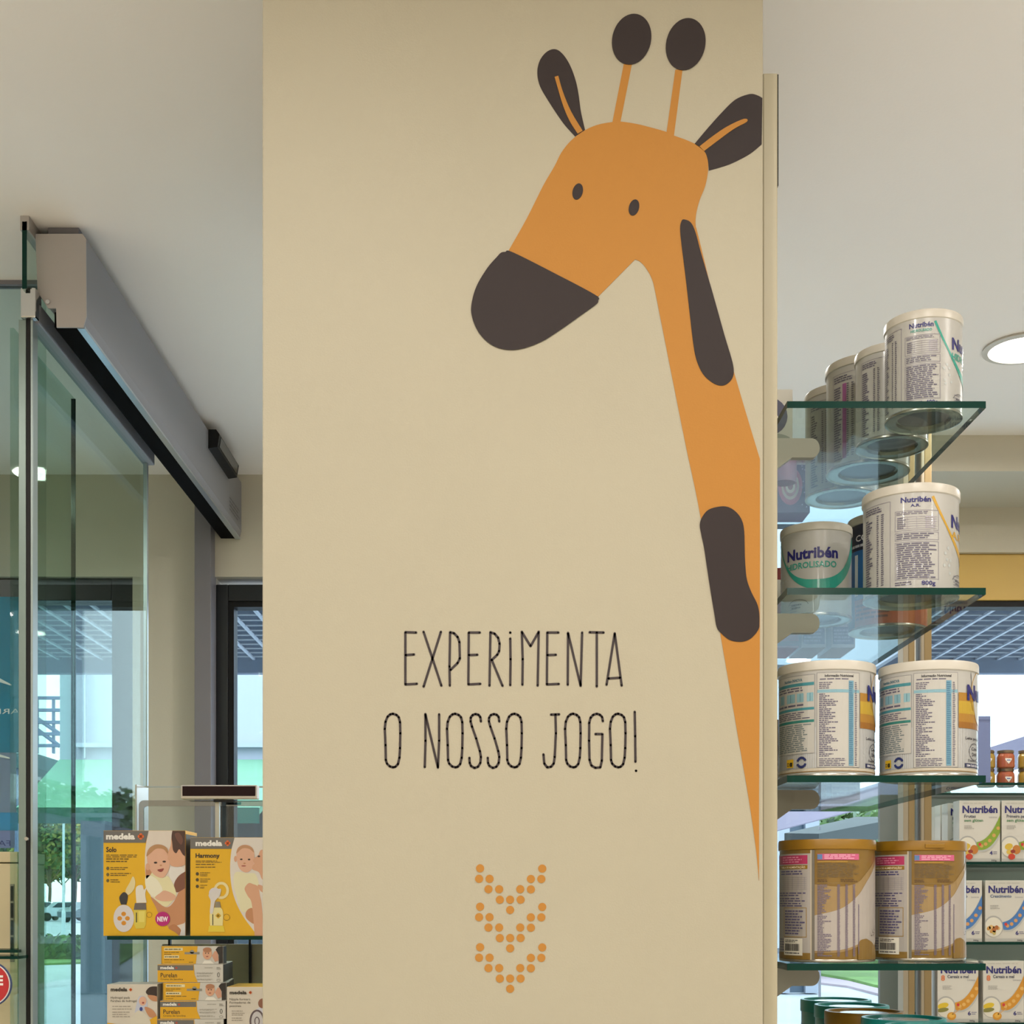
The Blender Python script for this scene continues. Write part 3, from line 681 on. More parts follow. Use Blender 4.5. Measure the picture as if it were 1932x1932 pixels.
def cereal(kind):
    bandc, bandd, sub, subc, sub2, num = kind
    def pr(p, W, h):
        p.rect(0, 0, W, h*.055, 'b9b7b2', 1); p.text('300g', W*.78, h*.012, W*.13, h*.025, '4a4a52', 2)
        p.lines(W*.1, h*.945, W*.9, h*.965, 1, 'b5b2aa', 2)
        p.text('Nutribén', W*.075, h*.80, W*.86, h*.115, NAVY, 2, .035)
        if sub[0] == '8':
            p.text('8', W*.08, h*.68, W*.1, h*.085, 'cf7a52', 2, .05); p.text(sub[2:], W*.24, h*.72, W*.52, h*.05, subc, 2)
        else: p.text(sub, W*.12, h*.72, W*(.28 if len(sub) < 8 else .52), h*.05, subc, 2)
        if sub2: p.text(sub2, W*.12, h*.655, W*.46, h*.045, '3f7a4a', 2)
        p.text('Lácteos', W*.73, h*.715 if sub[0] != '8' else h*.675, W*.19, h*.03, '8d8a92', 2, 0)
        p.lines(W*.12, h*.53, W*.36, h*.60, 3, 'a3a09c', 2)
        A = []; B = []; G = []
        for k in range(17):
            t = k/16; u = W*(.42+.6*t); v = h*(.30+.06*t+.42*t**2.3)
            A.append((u, v+h*.02)); B.append((u+W*.02, v-h*(.10+.14*t))); G.append((u+W*.03, v-h*(.125+.16*t)))
        p.band(A, G, 'b4b6b4', 2); p.band(A, B, bandc, 3)
        for k in range(5): t = .15+.17*k; p.ell(W*(.45+.6*t), h*(.25+.06*t+.42*t**2.3-.03*t), W*.045, h*.03, bandd, 4, .6, 12)
        p.ell(W*.5, h*.285, W*.035, h*.026, 'c6322e', 5)
        p.ell(W*.2, h*.25, W*.24, h*.175, 'a9a8a6', 2); p.ell(W*.2, h*.24, W*.215, h*.16, 'd9d4c6', 3)
        if num == '4':
            p.ell(W*.17, h*.25, W*.1, h*.05, 'cfae3c', 4, .3); p.ell(W*.36, h*.2, W*.1, h*.075, 'b9742c', 5); p.ell(W*.2, h*.16, W*.09, h*.04, 'd2b04a', 5); p.ell(W*.24, h*.085, W*.085, h*.05, 'c33a24', 6); p.ell(W*.27, h*.17, W*.06, h*.03, '8c2a20', 6)
        elif sub[0] == '8':
            p.ell(W*.13, h*.27, W*.14, h*.045, 'd3b42a', 4, .25); p.ell(W*.12, h*.2, W*.15, h*.035, '7d7a3a', 5, .15); p.ell(W*.34, h*.1, W*.11, h*.065, 'cf8f25', 5); p.ell(W*.34, h*.11, W*.07, h*.04, 'e0ac48', 6); p.poly([(W*.36,h*.12),(W*.58,h*.22),(W*.57,h*.23),(W*.35,h*.135)], 'c9a070', 6)
        else:
            for k in range(9): p.ell(W*(.2+.13*math.cos(k*2.4)*random.random()), h*(.22+.09*math.sin(k*2.4)*random.random()), W*.055, h*.03, random.choice(('c08a3e', 'd6b070', 'a8622e', 'b8a460')), 4+k % 3, k)
        p.text(num, W*.74, h*.115, W*.075, h*.065, NAVY, 2, .03); p.lines(W*.83, h*.12, W*.96, h*.175, 2, '77758c', 2)
    return pr
K_FR = ('7f9d2e', 'c99c56', 'Frutas', '3a3f57', 'sem glúten', '4')
K_PP = ('7f9d2e', 'c99c56', 'Primeira papa', '3a3f57', 'sem glúten', '4')
K_CR = ('3f74b4', 'c9925c', 'Crescimento', '33507a', '', '6')
K_ML = ('c98a24', 'd9a95c', '8 Cereais e mel', '3a3f57', '', '6')
CW, CH = 77/gs, 116/gs
def cbox(px, z, kind, label, yoff=0.0, tmpl={}):
    y = YG+.005+yoff; x = WX(px, y)
    return carton('cereal_box', x, x+CW, y, y+.05, z, CH, WBOX, label, cereal(kind), 'cereal boxes on the glass shelves')
cbox(1810, zg[1], K_FR, 'white cereal box reading Frutas sem glúten with a green band')
cbox(1890, zg[1], K_PP, 'white cereal box with a green band, cut by the right picture edge')
for k, (px, yo, lab) in enumerate(((1788, .10, 'cereal box second in depth behind the Frutas box'), (1774, .165, 'cereal box third in depth behind the Frutas box'), (1763, .23, 'rearmost cereal box behind the Frutas box'))):
    cbox(px, zg[1], K_FR, lab, yo)
cbox(1776, zg[2], K_CR, 'blue-banded cereal box half hidden by the gold can')
cbox(1859, zg[2], K_CR, 'blue-banded cereal box reading Crescimento in full view')
cbox(1769, zg[3], K_ML, 'orange-banded cereal and honey box under the gold can shelf')
cbox(1855, zg[3], K_ML, 'orange-banded cereal and honey box at the right picture edge')
for yo, lab in ((.08, 'cereal box standing behind the partly hidden honey box'),): cbox(1768, zg[3], K_ML, lab, yo)
# jars
JCOL = [('pear_puree', 'a08238'), ('plum_puree', 'a5583c'), ('pear_puree', 'a08238')]
jz = zg[0]
for row in range(2):
    for k, px in enumerate((1843, 1880, 1920)):
        r = thing('food_jar', (WX(px+17, YG+.14), YG+.14, jz+row*.0505), ('small %s baby food jar, %s of the two stacked%s' % (('mustard', 'reddish', 'mustard-brown')[k], ('lower', 'upper')[row], (' beside the blue box', '', ' at the right picture edge')[k])), 'jar', 'stacked baby food jars')
        bm = BM(); lathe(bm, [(0, 0), (.021, 0), (.0245, .004), (.0245, .03), (.0235, .036), (.0205, .042), (.0205, .043), (0, .043)], 28); jb = obj('jar_body', bm, mat(JCOL[k][0], JCOL[k][1], .12, coat=.6), r, smooth=True)
        bm = BM(); lathe(bm, [(0, .043), (.0225, .043), (.0225, .050), (.0215, .0505), (0, .0505)], 28); obj('jar_lid', bm, mat('bronze_lid', '7b6a55', .35, .6), r, smooth=True)
        p = Print(); p.poly(spline([(-.009,.024),(-.0075,.0275),(0,.027),(.0075,.0275),(.009,.024),(0,.012,1)], 3), 'e6dfd6', 1); p.rect(-.005, .021, .005, .0235, '5560a0', 2)
        link('heart_label', p.mesh('heart_label', lambda u, v, d: Vector(((.0247+d)*math.sin(u/.0245), -(.0247+d)*math.cos(u/.0245), v)), ustep=.004), jb)
BLUEB = mat('slate_blue_box', '7280ad', .5)
carton('slate_box', WX(1800, YG), WX(1869, YG), YG, YG+.04, zg[0], .178, BLUEB, 'tall slate-blue box standing between the patterned can and the jars', lambda p, W, h: p.rect(0, h*.93, W, h*.95, '5f6c98', 1), group='boxes on the jar shelf')

# ------------------------------------------------------------------ left: breast-pump boxes
YL = 2.95
lz = WZ(1766, YL)
glass_shelf(WX(202, YL), px0+.15, YL, 3.3, lz, .008, 'green-edged glass shelf under the two large yellow boxes', 'glass shelves of the mother-and-baby display')
lz2 = lz-.262
glass_shelf(WX(202, YL), px0+.15, YL, 3.3, lz2, .008, 'green-edged glass shelf under the small yellow cream boxes', 'glass shelves of the mother-and-baby display')
dsp = thing('shelf_back', (WX(420, 3.34), 3.34, 0), 'grey-beige back panel behind the small yellow boxes', 'panel')
obj('back_panel', bbox(WX(308, 3.34), -.2, 3.33, 3.35, 0, lz-.03), mat('greige_panel', '9b927c', .5), dsp, world=True)
for q in (318, 470): obj('standard', bbox(WX(q, 3.32), WX(q+4, 3.32), 3.315, 3.33, 0, lz-.015), BLACK, dsp, world=True)
YEL = mat('yellow_carton', 'e6b20a', .45, coat=.2)
GREYC = '6d6a66'; SK = 'd9a585'; SKB = 'dfae93'; SKD = 'c48a62'; HAIR = '4a2c22'; CREAM = 'e6dccb'
def xf(x0, x1, yb, yt, W, H):
    return lambda L: [((p[0]-x0)/(x1-x0)*W, (yb-p[1])/(yb-yt)*H)+tuple(p[2:]) for p in L]
def medela_logo(p, T, x, y, w, hh, col, ly=5):
    (u0, v0), (u1, v1) = T([(x, y), (x+w, y-hh)])
    p.text('medela', u0, v0, u1-u0, (v1-v0)*.95, col, ly, .05)
def clover(p, T, x, y, s, col='e2692f', ly=5):
    for a, b in ((0, -1), (0, 1), (-1, 0), (1, 0)):
        p.poly(T(ellipse(x+a*s*.5, y+b*s*.5, s*.5, s*.5, 0, 14)), col, ly)
def solo_print(p, W, H):
    T = xf(100, 1028, 1335, 162, W, H); S = lambda L, n=5: T(spline(L, n))
    p.poly(S([(615,150,1),(588,280),(572,420),(572,600),(600,790),(660,940),(760,1080),(860,1205),(960,1345,1),(1060,1345,1),(1060,150,1)]), 'dfd3c8', 1)
    p.poly(S([(1000,740),(1060,720,1),(1060,1180,1),(900,1230),(850,1250),(740,1110),(690,1010),(640,900),(800,1015),(900,950)]), SKD, 2)
    p.poly(S([(835,1245),(900,1205),(975,1265),(965,1330),(905,1290)]), 'b87a50', 3)
    p.poly(T([(960,1345),(985,1250),(1060,1110),(1060,1345)]), 'd8d4d2', 4)
    p.poly(S([(850,580),(930,560),(1010,590),(1000,700),(930,760),(860,720)]), 'e3ddd8', 2)
    p.poly(S([(905,740),(960,660),(1060,600,1),(1060,780,1),(940,850),(905,810)]), '7d4c38', 3)
    p.poly(S([(650,630),(590,740),(610,830),(690,930),(800,1010),(870,960),(925,880),(890,760),(830,670),(760,690)]), 'e6ddb0', 4)
    p.poly(S([(590,660),(575,760),(610,850),(680,900),(770,830),(700,700)]), 'ece6cf', 5)
    p.poly(S([(685,905),(740,860),(800,830),(915,885),(895,935),(790,950),(720,935)]), SKB, 6)
    p.poly(S([(580,560),(610,570),(650,620),(610,680),(585,690)]), SKD, 5)
    p.poly(S([(595,440),(620,370),(690,325),(760,325),(820,370),(845,460),(850,560),(820,640),(780,685),(720,680),(660,640),(610,560)]), SKB, 6)
    p.poly(S([(590,450),(612,370),(680,322),(760,322),(822,360),(830,420),(780,370),(700,365),(640,410)]), 'b98a5e', 7)
    p.poly(T(ellipse(605, 565, 26, 40, 0, 16)), SK, 7)
    for a in ((692, 520), (790, 508)): p.poly(T(ellipse(a[0], a[1], 20, 11, 0, 12)), '33221c', 8)
    p.poly(S([(712,600),(750,590),(785,585),(770,615),(740,622)]), '8e3a34', 8); p.poly(T(ellipse(752, 550, 14, 9, 0, 10)), SKD, 8)
    p.poly(S([(878,240),(862,330),(835,395),(818,428),(832,450),(828,480),(850,505),(858,545),(910,565),(985,560),(1060,520,1),(1060,380,1),(960,330)]), SK, 7)
    p.poly(S([(885,150,1),(872,230),(880,300),(890,380),(925,415),(960,370),(1000,430),(1060,470,1),(1060,150,1)]), HAIR, 8)
    p.poly(S([(910,200),(930,260),(980,320),(1000,260),(960,190)]), '6b4336', 9)
    p.poly(T([(90,150),(617,150),(578,298),(90,298)]), GREYC, 3); medela_logo(p, T, 132, 258, 326, 68, 'efece6'); clover(p, T, 525, 228, 36)
    u0 = T([(132, 400)])[0]; u1 = T([(250, 345)])[0]; p.text('Solo', u0[0], u0[1], u1[0]-u0[0], u1[1]-u0[1], '2c2418', 3, .03)
    for a, b, c in ((425, 465, 520), (465, 492, 425), (492, 520, 385), (565, 585, 435), (585, 605, 355), (630, 650, 470), (650, 672, 380), (700, 745, 290)):
        q0 = T([(132 if b < 530 else 180, b)])[0]; q1 = T([(c, a)])[0]; p.lines(q0[0], q0[1], q1[0], q1[1], 1 if b-a < 30 else 2, '6a5318', 3, .99, .42)
    for y in (583, 652, 720): p.poly(T(ellipse(151, y, 17, 19, 0, 14)), '6a5a28', 3)
    p.poly(T(ellipse(332, 1140, 116, 152, 0, 30)), 'd9d3d4', 4)
    for a in ((331,1090), (286,1140), (374,1140), (332,1192)): p.poly(T(ellipse(a[0], a[1], 27, 25, 0, 14)), 'd98f1e', 5)
    p.poly(S([(332,848),(378,885),(362,985,1),(300,985,1),(282,905)]), '2a2a2e', 5)
    p.poly(S([(352,830),(400,740),(436,672),(462,730),(445,820),(380,880)]), 'e3d3a0', 4)
    p.poly(S([(470,800),(540,770),(560,820),(590,790),(575,870),(590,965,1),(475,968,1)]), 'e6dfd2', 4)
    p.poly(T([(458,970),(582,970),(588,1045),(444,1045)]), '6a625e', 5); p.poly(T([(444,1045),(588,1045),(582,1210),(560,1250),(470,1255),(448,1200)]), 'dcc64a', 4); p.poly(T([(470,1075),(482,1075),(482,1185),(470,1185)]), '3a3a20', 6); p.poly(T([(500,1060),(570,1060),(565,1180),(505,1180)]), 'e6d56a', 5)
    p.ring(*T([(620,1100)])[0], W*.034, W*.034, .0006, '7a5c14', 4)
    p.poly(T(ellipse(772, 1146, 83, 80, 0, 32)), 'b80f74', 9); a = T([(712,1172)])[0]; b = T([(832,1120)])[0]; p.text('NEW', a[0], a[1], b[0]-a[0], b[1]-a[1], 'f6eef2', 10, .04)
def harm_print(p, W, H):
    T = xf(1085, 1967, 1345, 252, W, H); S = lambda L, n=5: T(spline(L, n))
    p.poly(S([(1592,240,1),(1565,330),(1545,480),(1540,640),(1560,820),(1610,980),(1690,1130),(1780,1250),(1860,1355,1),(2000,1355,1),(2000,240,1)]), 'e0d8d0', 1)
    p.poly(S([(1600,640),(1580,780),(1610,900),(1640,1000),(1680,1080),(1790,1050),(1850,950),(1870,800),(1830,660),(1740,650)]), 'e6dfba', 2)
    p.poly(S([(1720,1080),(1760,1040),(1800,1050),(1815,1200),(1770,1190),(1720,1140)]), SKD, 3)
    p.poly(S([(1705,820),(1750,760),(1800,770),(1860,800),(1880,900),(1900,1000),(1930,1345,1),(1820,1345,1),(1800,1100),(1780,960),(1740,900)]), SK, 4)
    p.poly(S([(1855,780),(1910,790),(2000,850,1),(2000,900,1),(1890,850)]), SK, 3)
    p.poly(S([(1612,440),(1625,375),(1680,338),(1750,340),(1805,385),(1818,460),(1812,540),(1780,610),(1730,640),(1670,620),(1630,560)]), SKB, 5)
    p.poly(S([(1612,430),(1640,360),(1710,335),(1790,365),(1810,420),(1760,380),(1680,375)]), 'c08f6a', 6)
    p.poly(T(ellipse(1602, 490, 18, 34, 0, 14)), SK, 4)
    for a in ((1668, 495), (1757, 497)): p.poly(T(ellipse(a[0], a[1], 15, 9, 0, 12)), '33221c', 6)
    p.poly(T(ellipse(1695, 568, 28, 7, 0, 12)), 'a8544a', 6); p.poly(T(ellipse(1705, 540, 14, 8, 0, 10)), SKD, 6)
    p.poly(S([(1895,390),(1860,450),(1820,480),(1800,510),(1815,540),(1790,580),(1800,610),(1870,640),(1910,720),(2000,720,1),(2000,390,1)]), SK, 6)
    p.poly(T(ellipse(1868, 462, 16, 10, 0, 12)), '3a2720', 7)
    p.poly(T([(1070,240),(1594,240),(1556,378),(1070,378)]), GREYC, 3); medela_logo(p, T, 1146, 344, 304, 62, 'efece6'); clover(p, T, 1512, 316, 32)
    u0 = T([(1146, 476)])[0]; u1 = T([(1420, 428)])[0]; p.text('Harmony', u0[0], u0[1], u1[0]-u0[0], u1[1]-u0[1], '2c2418', 3, .03)
    for a, b, c in ((505, 535, 1450), (540, 562, 1400), (572, 592, 1380), (636, 652, 1340), (655, 685, 1285), (705, 722, 1335), (725, 755, 1300), (775, 790, 1290), (795, 822, 1255)):
        q0 = T([(1148 if b < 600 else 1198, b)])[0]; q1 = T([(c, a)])[0]; p.lines(q0[0], q0[1], q1[0], q1[1], 1 if b-a < 26 else 2, '6a5318', 3, .99, .42)
    for y in (656, 722, 795): p.poly(T(ellipse(1166, y, 18, 19, 0, 14)), '4c401c', 3)
    p.ring(*T([(1440,840)])[0], W*.1, H*.088, .006, 'ead9a0', 4)
    p.poly(T(ellipse(1365, 870, 66, 62, 0, 26)), 'd9d3d6', 5); p.poly(S([(1300,880),(1430,820),(1420,900),(1370,960),(1345,1085),(1310,1085),(1320,960)]), 'd9d3d0', 7)
    p.poly(T([(1372,965),(1425,965),(1435,1030),(1365,1030)]), '8d8470', 5); p.poly(S([(1310,1090),(1365,1030),(1430,1030),(1460,1090),(1455,1230,1),(1312,1230,1)]), 'e9dc9a', 4); p.poly(T([(1338,1105),(1348,1105),(1348,1225),(1338,1225)]), '3a3420', 6); p.poly(T([(1300,1232),(1465,1232),(1480,1300),(1290,1300)]), 'e6cc3c', 5); clover(p, T, 1405, 1120, 30, 'dcae2a', 6)
    p.ring(*T([(1500,1138)])[0], W*.042, W*.042, .0007, '6a5010', 5)
s1 = F/(YL+.01)
def lbox(name, px0_, px1_, py0, z, dep, m, label, pr, yoff=.01, group='cartons in the mother-and-baby display'):
    y = YL+yoff; return carton(name, WX(px0_, y), WX(px1_, y), y, y+dep, z, WZ(py0, y)-z, m, label, pr, group)
r = lbox('pump_box', 195, 350, 1567, lz, .11, YEL, 'yellow breast pump box reading Solo with a baby photo', solo_print)
obj('side_sleeve', bbox(.0902, .0910, .001, .109, .001, .223), mat('grey_sleeve', '54524e', .45), r)
lbox('pump_box', 359, 505, 1580, lz, .1, YEL, 'yellow breast pump box reading Harmony, cut off by the pillar', harm_print, .004)
# cream boxes
def pur_front(p, W, H):
    p.poly([(0,0),(W*.615,0),(W*.565,H*.45),(W*.555,H),(0,H)], 'e0a80a', 1); p.rect(0, H*.66, W*.55, H*.95, GREYC, 2); p.text('medela', W*.045, H*.735, W*.21, H*.16, 'efece6', 3, .04); p.ell(W*.29, H*.8, W*.018, H*.06, 'b24a3a', 3, n=10)
    p.text('Purelan', W*.05, H*.28, W*.25, H*.25, '3a2e14', 3, .01); p.text('Crema de lanolina', W*.05, H*.13, W*.34, H*.1, '4a3c18', 3, 0)
    for q in (.8, .5, .35, .15): p.lines(W*(.6 if q < .8 else .72), H*(q-.04), W*.87, H*(q+.05), 2 if q != .8 else 1, 'a8a39a', 3)
    p.ring(W*.93, H*.42, W*.02, H*.13, .001, '3a3a38', 3); p.lines(W*.9, H*.7, W*.97, H*.85, 2, '8a867e', 3); p.ring(W*.93, H*.12, W*.03, H*.07, .0008, '8a867e', 3)
def pur_back(p, W, H):
    p.poly([(0,0),(W*.56,0),(W*.59,H),(0,H)], 'e0a80a', 1); p.rect(0, 0, W*.02, H, 'b98a08', 2)
    for q, t in ((.74, .3), (.32, .24)): p.rect(W*.05, H*q, W*(.05+t), H*(q+.16), 'e6d8a8', 2); p.lines(W*.06, H*(q+.03), W*(.04+t), H*(q+.13), 1, '5a4a1e', 3, .99)
    p.lines(W*.05, H*.6, W*.35, H*.68, 1, '7a5e10', 2); p.lines(W*.05, H*.5, W*.18, H*.58, 1, '7a5e10', 2); p.lines(W*.05, H*.2, W*.42, H*.28, 1, '7a5e10', 2); p.lines(W*.05, H*.08, W*.17, H*.14, 1, '7a5e10', 2); p.lines(W*.45, H*.06, W*.54, H*.14, 1, '7a5e10', 2)
    p.rect(W*.38, H*.54, W*.62, H*.66, '8d8a80', 3); p.ell(W*.5, H*.68, W*.035, H*.1, '8d8a80', 3)
    p.ell(W*.745, H*.58, W*.075, H*.33, SK, 3); p.ell(W*.745, H*.78, W*.07, H*.14, 'b07a58', 4); p.ell(W*.72, H*.6, W*.01, H*.03, '33221c', 5, n=8); p.ell(W*.765, H*.6, W*.01, H*.03, '33221c', 5, n=8); p.ell(W*.745, H*.42, W*.02, H*.03, 'a04a42', 5, n=8)
    p.poly([(W*.66,0),(W*.7,H*.2),(W*.8,H*.2),(W*.86,0)], 'e9e4da', 3); p.poly([(W*.82,H*.45),(W*.86,H*.7),(W*.91,H*.75),(W*.93,H*.2),(W*.87,H*.12)], 'cf9a80', 3); p.poly([(W*.88,H*.8),(W*.92,H*.96),(W,H),(W,H*.05),(W*.93,H*.02),(W*.93,H*.5)], '1f1614', 4)
LH = 34.5/s1
def cream_box(px, px1_, lvl, pr, lab, yoff=.0):
    zz = lz2+lvl*LH; y = YL+.012+yoff
    r = carton('cream_box', WX(px, y), WX(px1_, y), y, y+.034, zz, LH-.0004, WBOX, lab, pr, 'stacked nipple cream boxes')
    W = WX(px1_, y)-WX(px, y)
    obj('end_flap', bbox(W/2-.0001, W/2+.0005, .001, .033, .001, LH-.0015), mat('dark_flap', '2a2620', .5), r)
    return r
nl = int(round((WZ(1784, YL)-lz2)/LH))
L5 = nl
labs = ['hang-tab back of the topmost yellow cream box in the stack', 'second yellow Purelan cream box from the top of the stack', 'hang-tab back of the yellow cream box in the middle of the stack', 'fourth yellow Purelan cream box from the top of the stack', 'yellow cream box at the bottom edge of the picture', 'cream box below the picture edge', 'lowest cream box of the stack']
geo = [(304, 421), (297, 421), (307, 427), (302, 426), (297, 422), (300, 424), (300, 424)]
for k in range(nl):
    cream_box(geo[k][0], geo[k][1], nl-1-k, pur_back if k in (0, 2) else pur_front, labs[k])
for k, yo in enumerate((.04, .08, .12)):
    for lv, px in ((nl-2, (425, 429, 433)[k]), (nl-3, (429, 432, 435)[k])):
        r_ = cream_box(px-122, px, lv, pur_front if lv == nl-2 else pur_back, 'yellow cream box %s in depth behind the %s box of the stack' % (('second', 'third', 'fourth')[k], 'second' if lv == nl-2 else 'third'), yo)
for k in range(3):
    for lv in range(nl-3): cream_box(300+2*k, 422+2*k, lv, None, 'yellow cream box low in the stack hidden behind the front row', .04*(k+1))
def hyd_print(p, W, H):
    f = H/(.163); T = xf(130, 700, 705+ H/W*570, 705, W, H); S = lambda L, n=5: T(spline(L, n))
    medela_logo(p, T, 172, 782, 188, 42, '3a332c'); clover(p, T, 398, 766, 18)
    for t, x1_, y in (('Hydrogel pads', 388, 868), ('Parches de hidrogel', 466, 905)):
        a = T([(172, y)])[0]; b = T([(x1_, y-26)])[0]; p.text(t, a[0], a[1], b[0]-a[0], b[1]-a[1], '4a4238', 3, .0)
    for y in (955, 985, 1020, 1045, 1070): a = T([(190, y+10)])[0]; b = T([(410, y-8)])[0]; p.lines(a[0], a[1], b[0], b[1], 1, 'a59c90', 3)
    p.poly(S([(570,790),(620,735),(720,730,1),(720,880,1),(640,850),(600,830)]), '2f1d18', 3); p.poly(S([(590,830),(690,840),(720,900,1),(640,890)]), SKD, 4)
    p.poly(S([(480,870),(520,835),(570,860),(590,940),(550,1000),(470,1080),(440,1060)]), 'c3c6d8', 2); p.poly(T(ellipse(535, 895, 42, 52, 0, 18)), SKB, 4); p.poly(T(ellipse(540, 915, 14, 10, 0, 10)), '9a3a34', 5); p.poly(T(ellipse(517, 985, 18, 24, 0, 12)), '2c3f8c', 5)
    p.poly(S([(560,960),(640,990),(690,1060),(620,1080),(570,1010)]), SKD, 3); p.poly(S([(380,1160),(420,1060),(500,1000),(600,1080),(610,1200),(390,1250)]), 'd6cfbf', 3)
    p.poly(T([(130,1140),(300,1165),(520,1150),(700,1060),(700,1400),(130,1400)]), 'e0a80a', 2)
def nip_print(p, W, H):
    T = xf(1490, 1990, 735+H/W*500, 735, W, H)
    medela_logo(p, T, 1522, 815, 190, 38, '3a332c'); clover(p, T, 1755, 798, 18)
    for t, x1_, y in (('Nipple formers', 1752, 885), ('Formadores de', 1755, 922), ('pezones', 1650, 960)):
        a = T([(1522, y)])[0]; b = T([(x1_, y-26)])[0]; p.text(t, a[0], a[1], b[0]-a[0], b[1]-a[1], '4a4238', 3, .0)
    for y in (1005, 1030, 1050, 1085, 1110): a = T([(1545, y+9)])[0]; b = T([(1700, y-8)])[0]; p.lines(a[0], a[1], b[0], b[1], 1, 'a59c90', 3)
    p.poly(T(ellipse(1890, 920, 48, 55, 0, 18)), '8a5a44', 3); p.poly(T(spline([(1820,990),(1900,950),(2000,960),(2000,1060),(1850,1040)], 4)), 'cfd0da', 2)
    c = T([(1830, 1120)])[0]; p.ring(c[0], c[1], W*.17, W*.26, .004, '5a4a50', 4); p.ell(c[0], c[1], W*.14, W*.22, 'c8c4c6', 3); p.ring(c[0], c[1], W*.06, W*.1, .002, '5a4a50', 5)
lbox('pads_box', 202, 297, 1857, lz2, .09, mat('pale_carton', 'd6cdbf', .5), 'pale hydrogel pads box left of the yellow cream boxes', hyd_print)
r = lbox('formers_box', 428, 512, 1862, lz2, .12, mat('pale_carton', 'd6cdbf', .5), 'pale nipple formers box with a yellow top beside the pillar', nip_print, .0)
W_ = WX(512, YL)-WX(428, YL); H_ = WZ(1862, YL)-lz2
obj('top_flap', bbox(-W_/2+.001, W_/2-.001, .001, .119, H_-.0001, H_+.0006), YEL, r)

# acrylic riser and number display behind the boxes
YA = 3.17
ar = thing('acrylic_riser', (WX(380, YA), YA, lz), 'clear acrylic riser with rounded corner behind the yellow boxes', 'riser')
def rr(x0, x1, z0_, z1_, rad):
    return [(x0, z0_), (x0, z1_-rad)]+[(x0+rad-rad*math.cos(a), z1_-rad+rad*math.sin(a)) for a in [PI/2*k/6 for k in range(1, 6)]]+[(x0+rad, z1_), (x1, z1_), (x1, z0_)]
ax0, ax1 = WX(262, YA), px0+.12
out = rr(ax0, ax1, lz, WZ(1510, YA), .012); inn = rr(ax0+.011, ax1-.001, lz+.001, WZ(1521, YA), .008)
bm = BM(); prism(bm, inn, 'y', YA, YA+.004); obj('clear_sheet', bm, ACRY, ar, world=True)
bm = BM(); n = len(out)
Vo = [[bm.verts.new((q[0], y, q[1])) for q in P_] for y in (YA-.001, YA+.006) for P_ in (out, inn)]
for i in range(n-1):
    for A, B in ((Vo[0], Vo[1]), (Vo[1], Vo[3]), (Vo[3], Vo[2]), (Vo[2], Vo[0])): bm.faces.new((A[i], A[i+1], B[i+1], B[i]))
obj('edge_band', bm, glass_mat('acrylic_band', 'b9bcbc', 1, .25), ar, world=True)
obj('back_rail', bbox(WX(272, YA+.1), px0+.12, YA+.1, YA+.106, WZ(1486, YA+.1), WZ(1483, YA+.1)), ACRYE, ar, world=True)
obj('side_rail', bbox(WX(255, YA), WX(258, YA), YA, YA+.1, lz, WZ(1480, YA)), ACRYE, ar, world=True)
YD = 3.12
nd = thing('number_display', (WX(413, YD), YD, lz), 'slim dark red number display above the yellow boxes', 'display')
d0, d1, dz0, dz1 = WX(341, YD), WX(485, YD), WZ(1507, YD), WZ(1481, YD)
obj('housing', bbox(d0, d1, YD, YD+.03, dz0, dz1, bev=.002), mat('pale_bezel', 'c9c5c2', .4), nd, world=True)
obj('screen', bbox(d0+.004, d1-.004, YD-.001, YD+.001, dz0+.0065, dz1-.003), mat('dark_red_screen', '1e0003', .35, spec=.2), nd, world=True)
obj('stem', bbox(WX(404, YD), WX(412, YD), YD+.01, YD+.02, lz, dz0+.001), ACRYE, nd, world=True)
bm = BM(); box(bm, WX(402, YD), WX(440, YD), YD+.004, YD+.006, WZ(1513, YD), WZ(1508, YD)); obj('cable_clip', bm, BLACK, nd, world=True)

# ------------------------------------------------------------------ automatic glass door
XD = -1.0
YN, YF_ = 2.80, XD*F/(275-CX)
dr = thing('door_1', (XD, (YN+YF_)/2, 0), 'green tinted glass door with aluminium rails beside the operator', 'door', kind='structure')
# transom glass up to the ceiling, with green cut edge
bm = BM(); fs = box(bm, XD-.005, XD+.005, YN, YN+.5, WZ(545, YN), CEIL-.012)
for f in fs[2:3]: f.material_index = 1
obj('transom_glass', bm, [DOORG, EDGE], dr, world=True)
obj('ceiling_channel', bbox(XD-.009, XD+.009, YN, YF_+.7, CEIL-.03, CEIL), STEEL, dr, world=True)
zr = WZ(606, 2.85)
obj('top_rail', bbox(XD-.012, XD+.02, YN+.03, YF_+.02, zr-.012, zr+.03, bev=.004), SILVER, dr, world=True)
obj('door_glass', bbox(XD-.004, XD+.004, YN+.06, YF_, .02, zr-.01), DOORG, dr, world=True)
obj('edge_profile', bbox(XD-.006, XD+.006, YF_-.005, YF_+.006, .0, zr-.012, bev=.001), SILVER2, dr, world=True)
obj('sliding_glass', bbox(XD-.052, XD-.044, YN+.06, (XD-.048)*F/(138-CX), .02, zr-.01), DOORG, dr, world=True)
obj('sliding_edge', bbox(XD-.053, XD-.043, (XD-.048)*F/(138-CX), (XD-.048)*F/(138-CX)+.004, .02, zr-.01), EDGE, dr, world=True)
yq = YN+.02
for a, b, m in ((35, 49, mat('green_grey_profile', '7f908b', .35, .3)), (49.5, 57.5, BLACK), (57.5, 62, mat('pale_profile', '9dabab', .35, .3))):
    obj('post_profile', bbox(WX(a, yq), WX(b, yq), yq, yq+.03, 0, WZ(603, yq), bev=.001), m, dr, world=True)
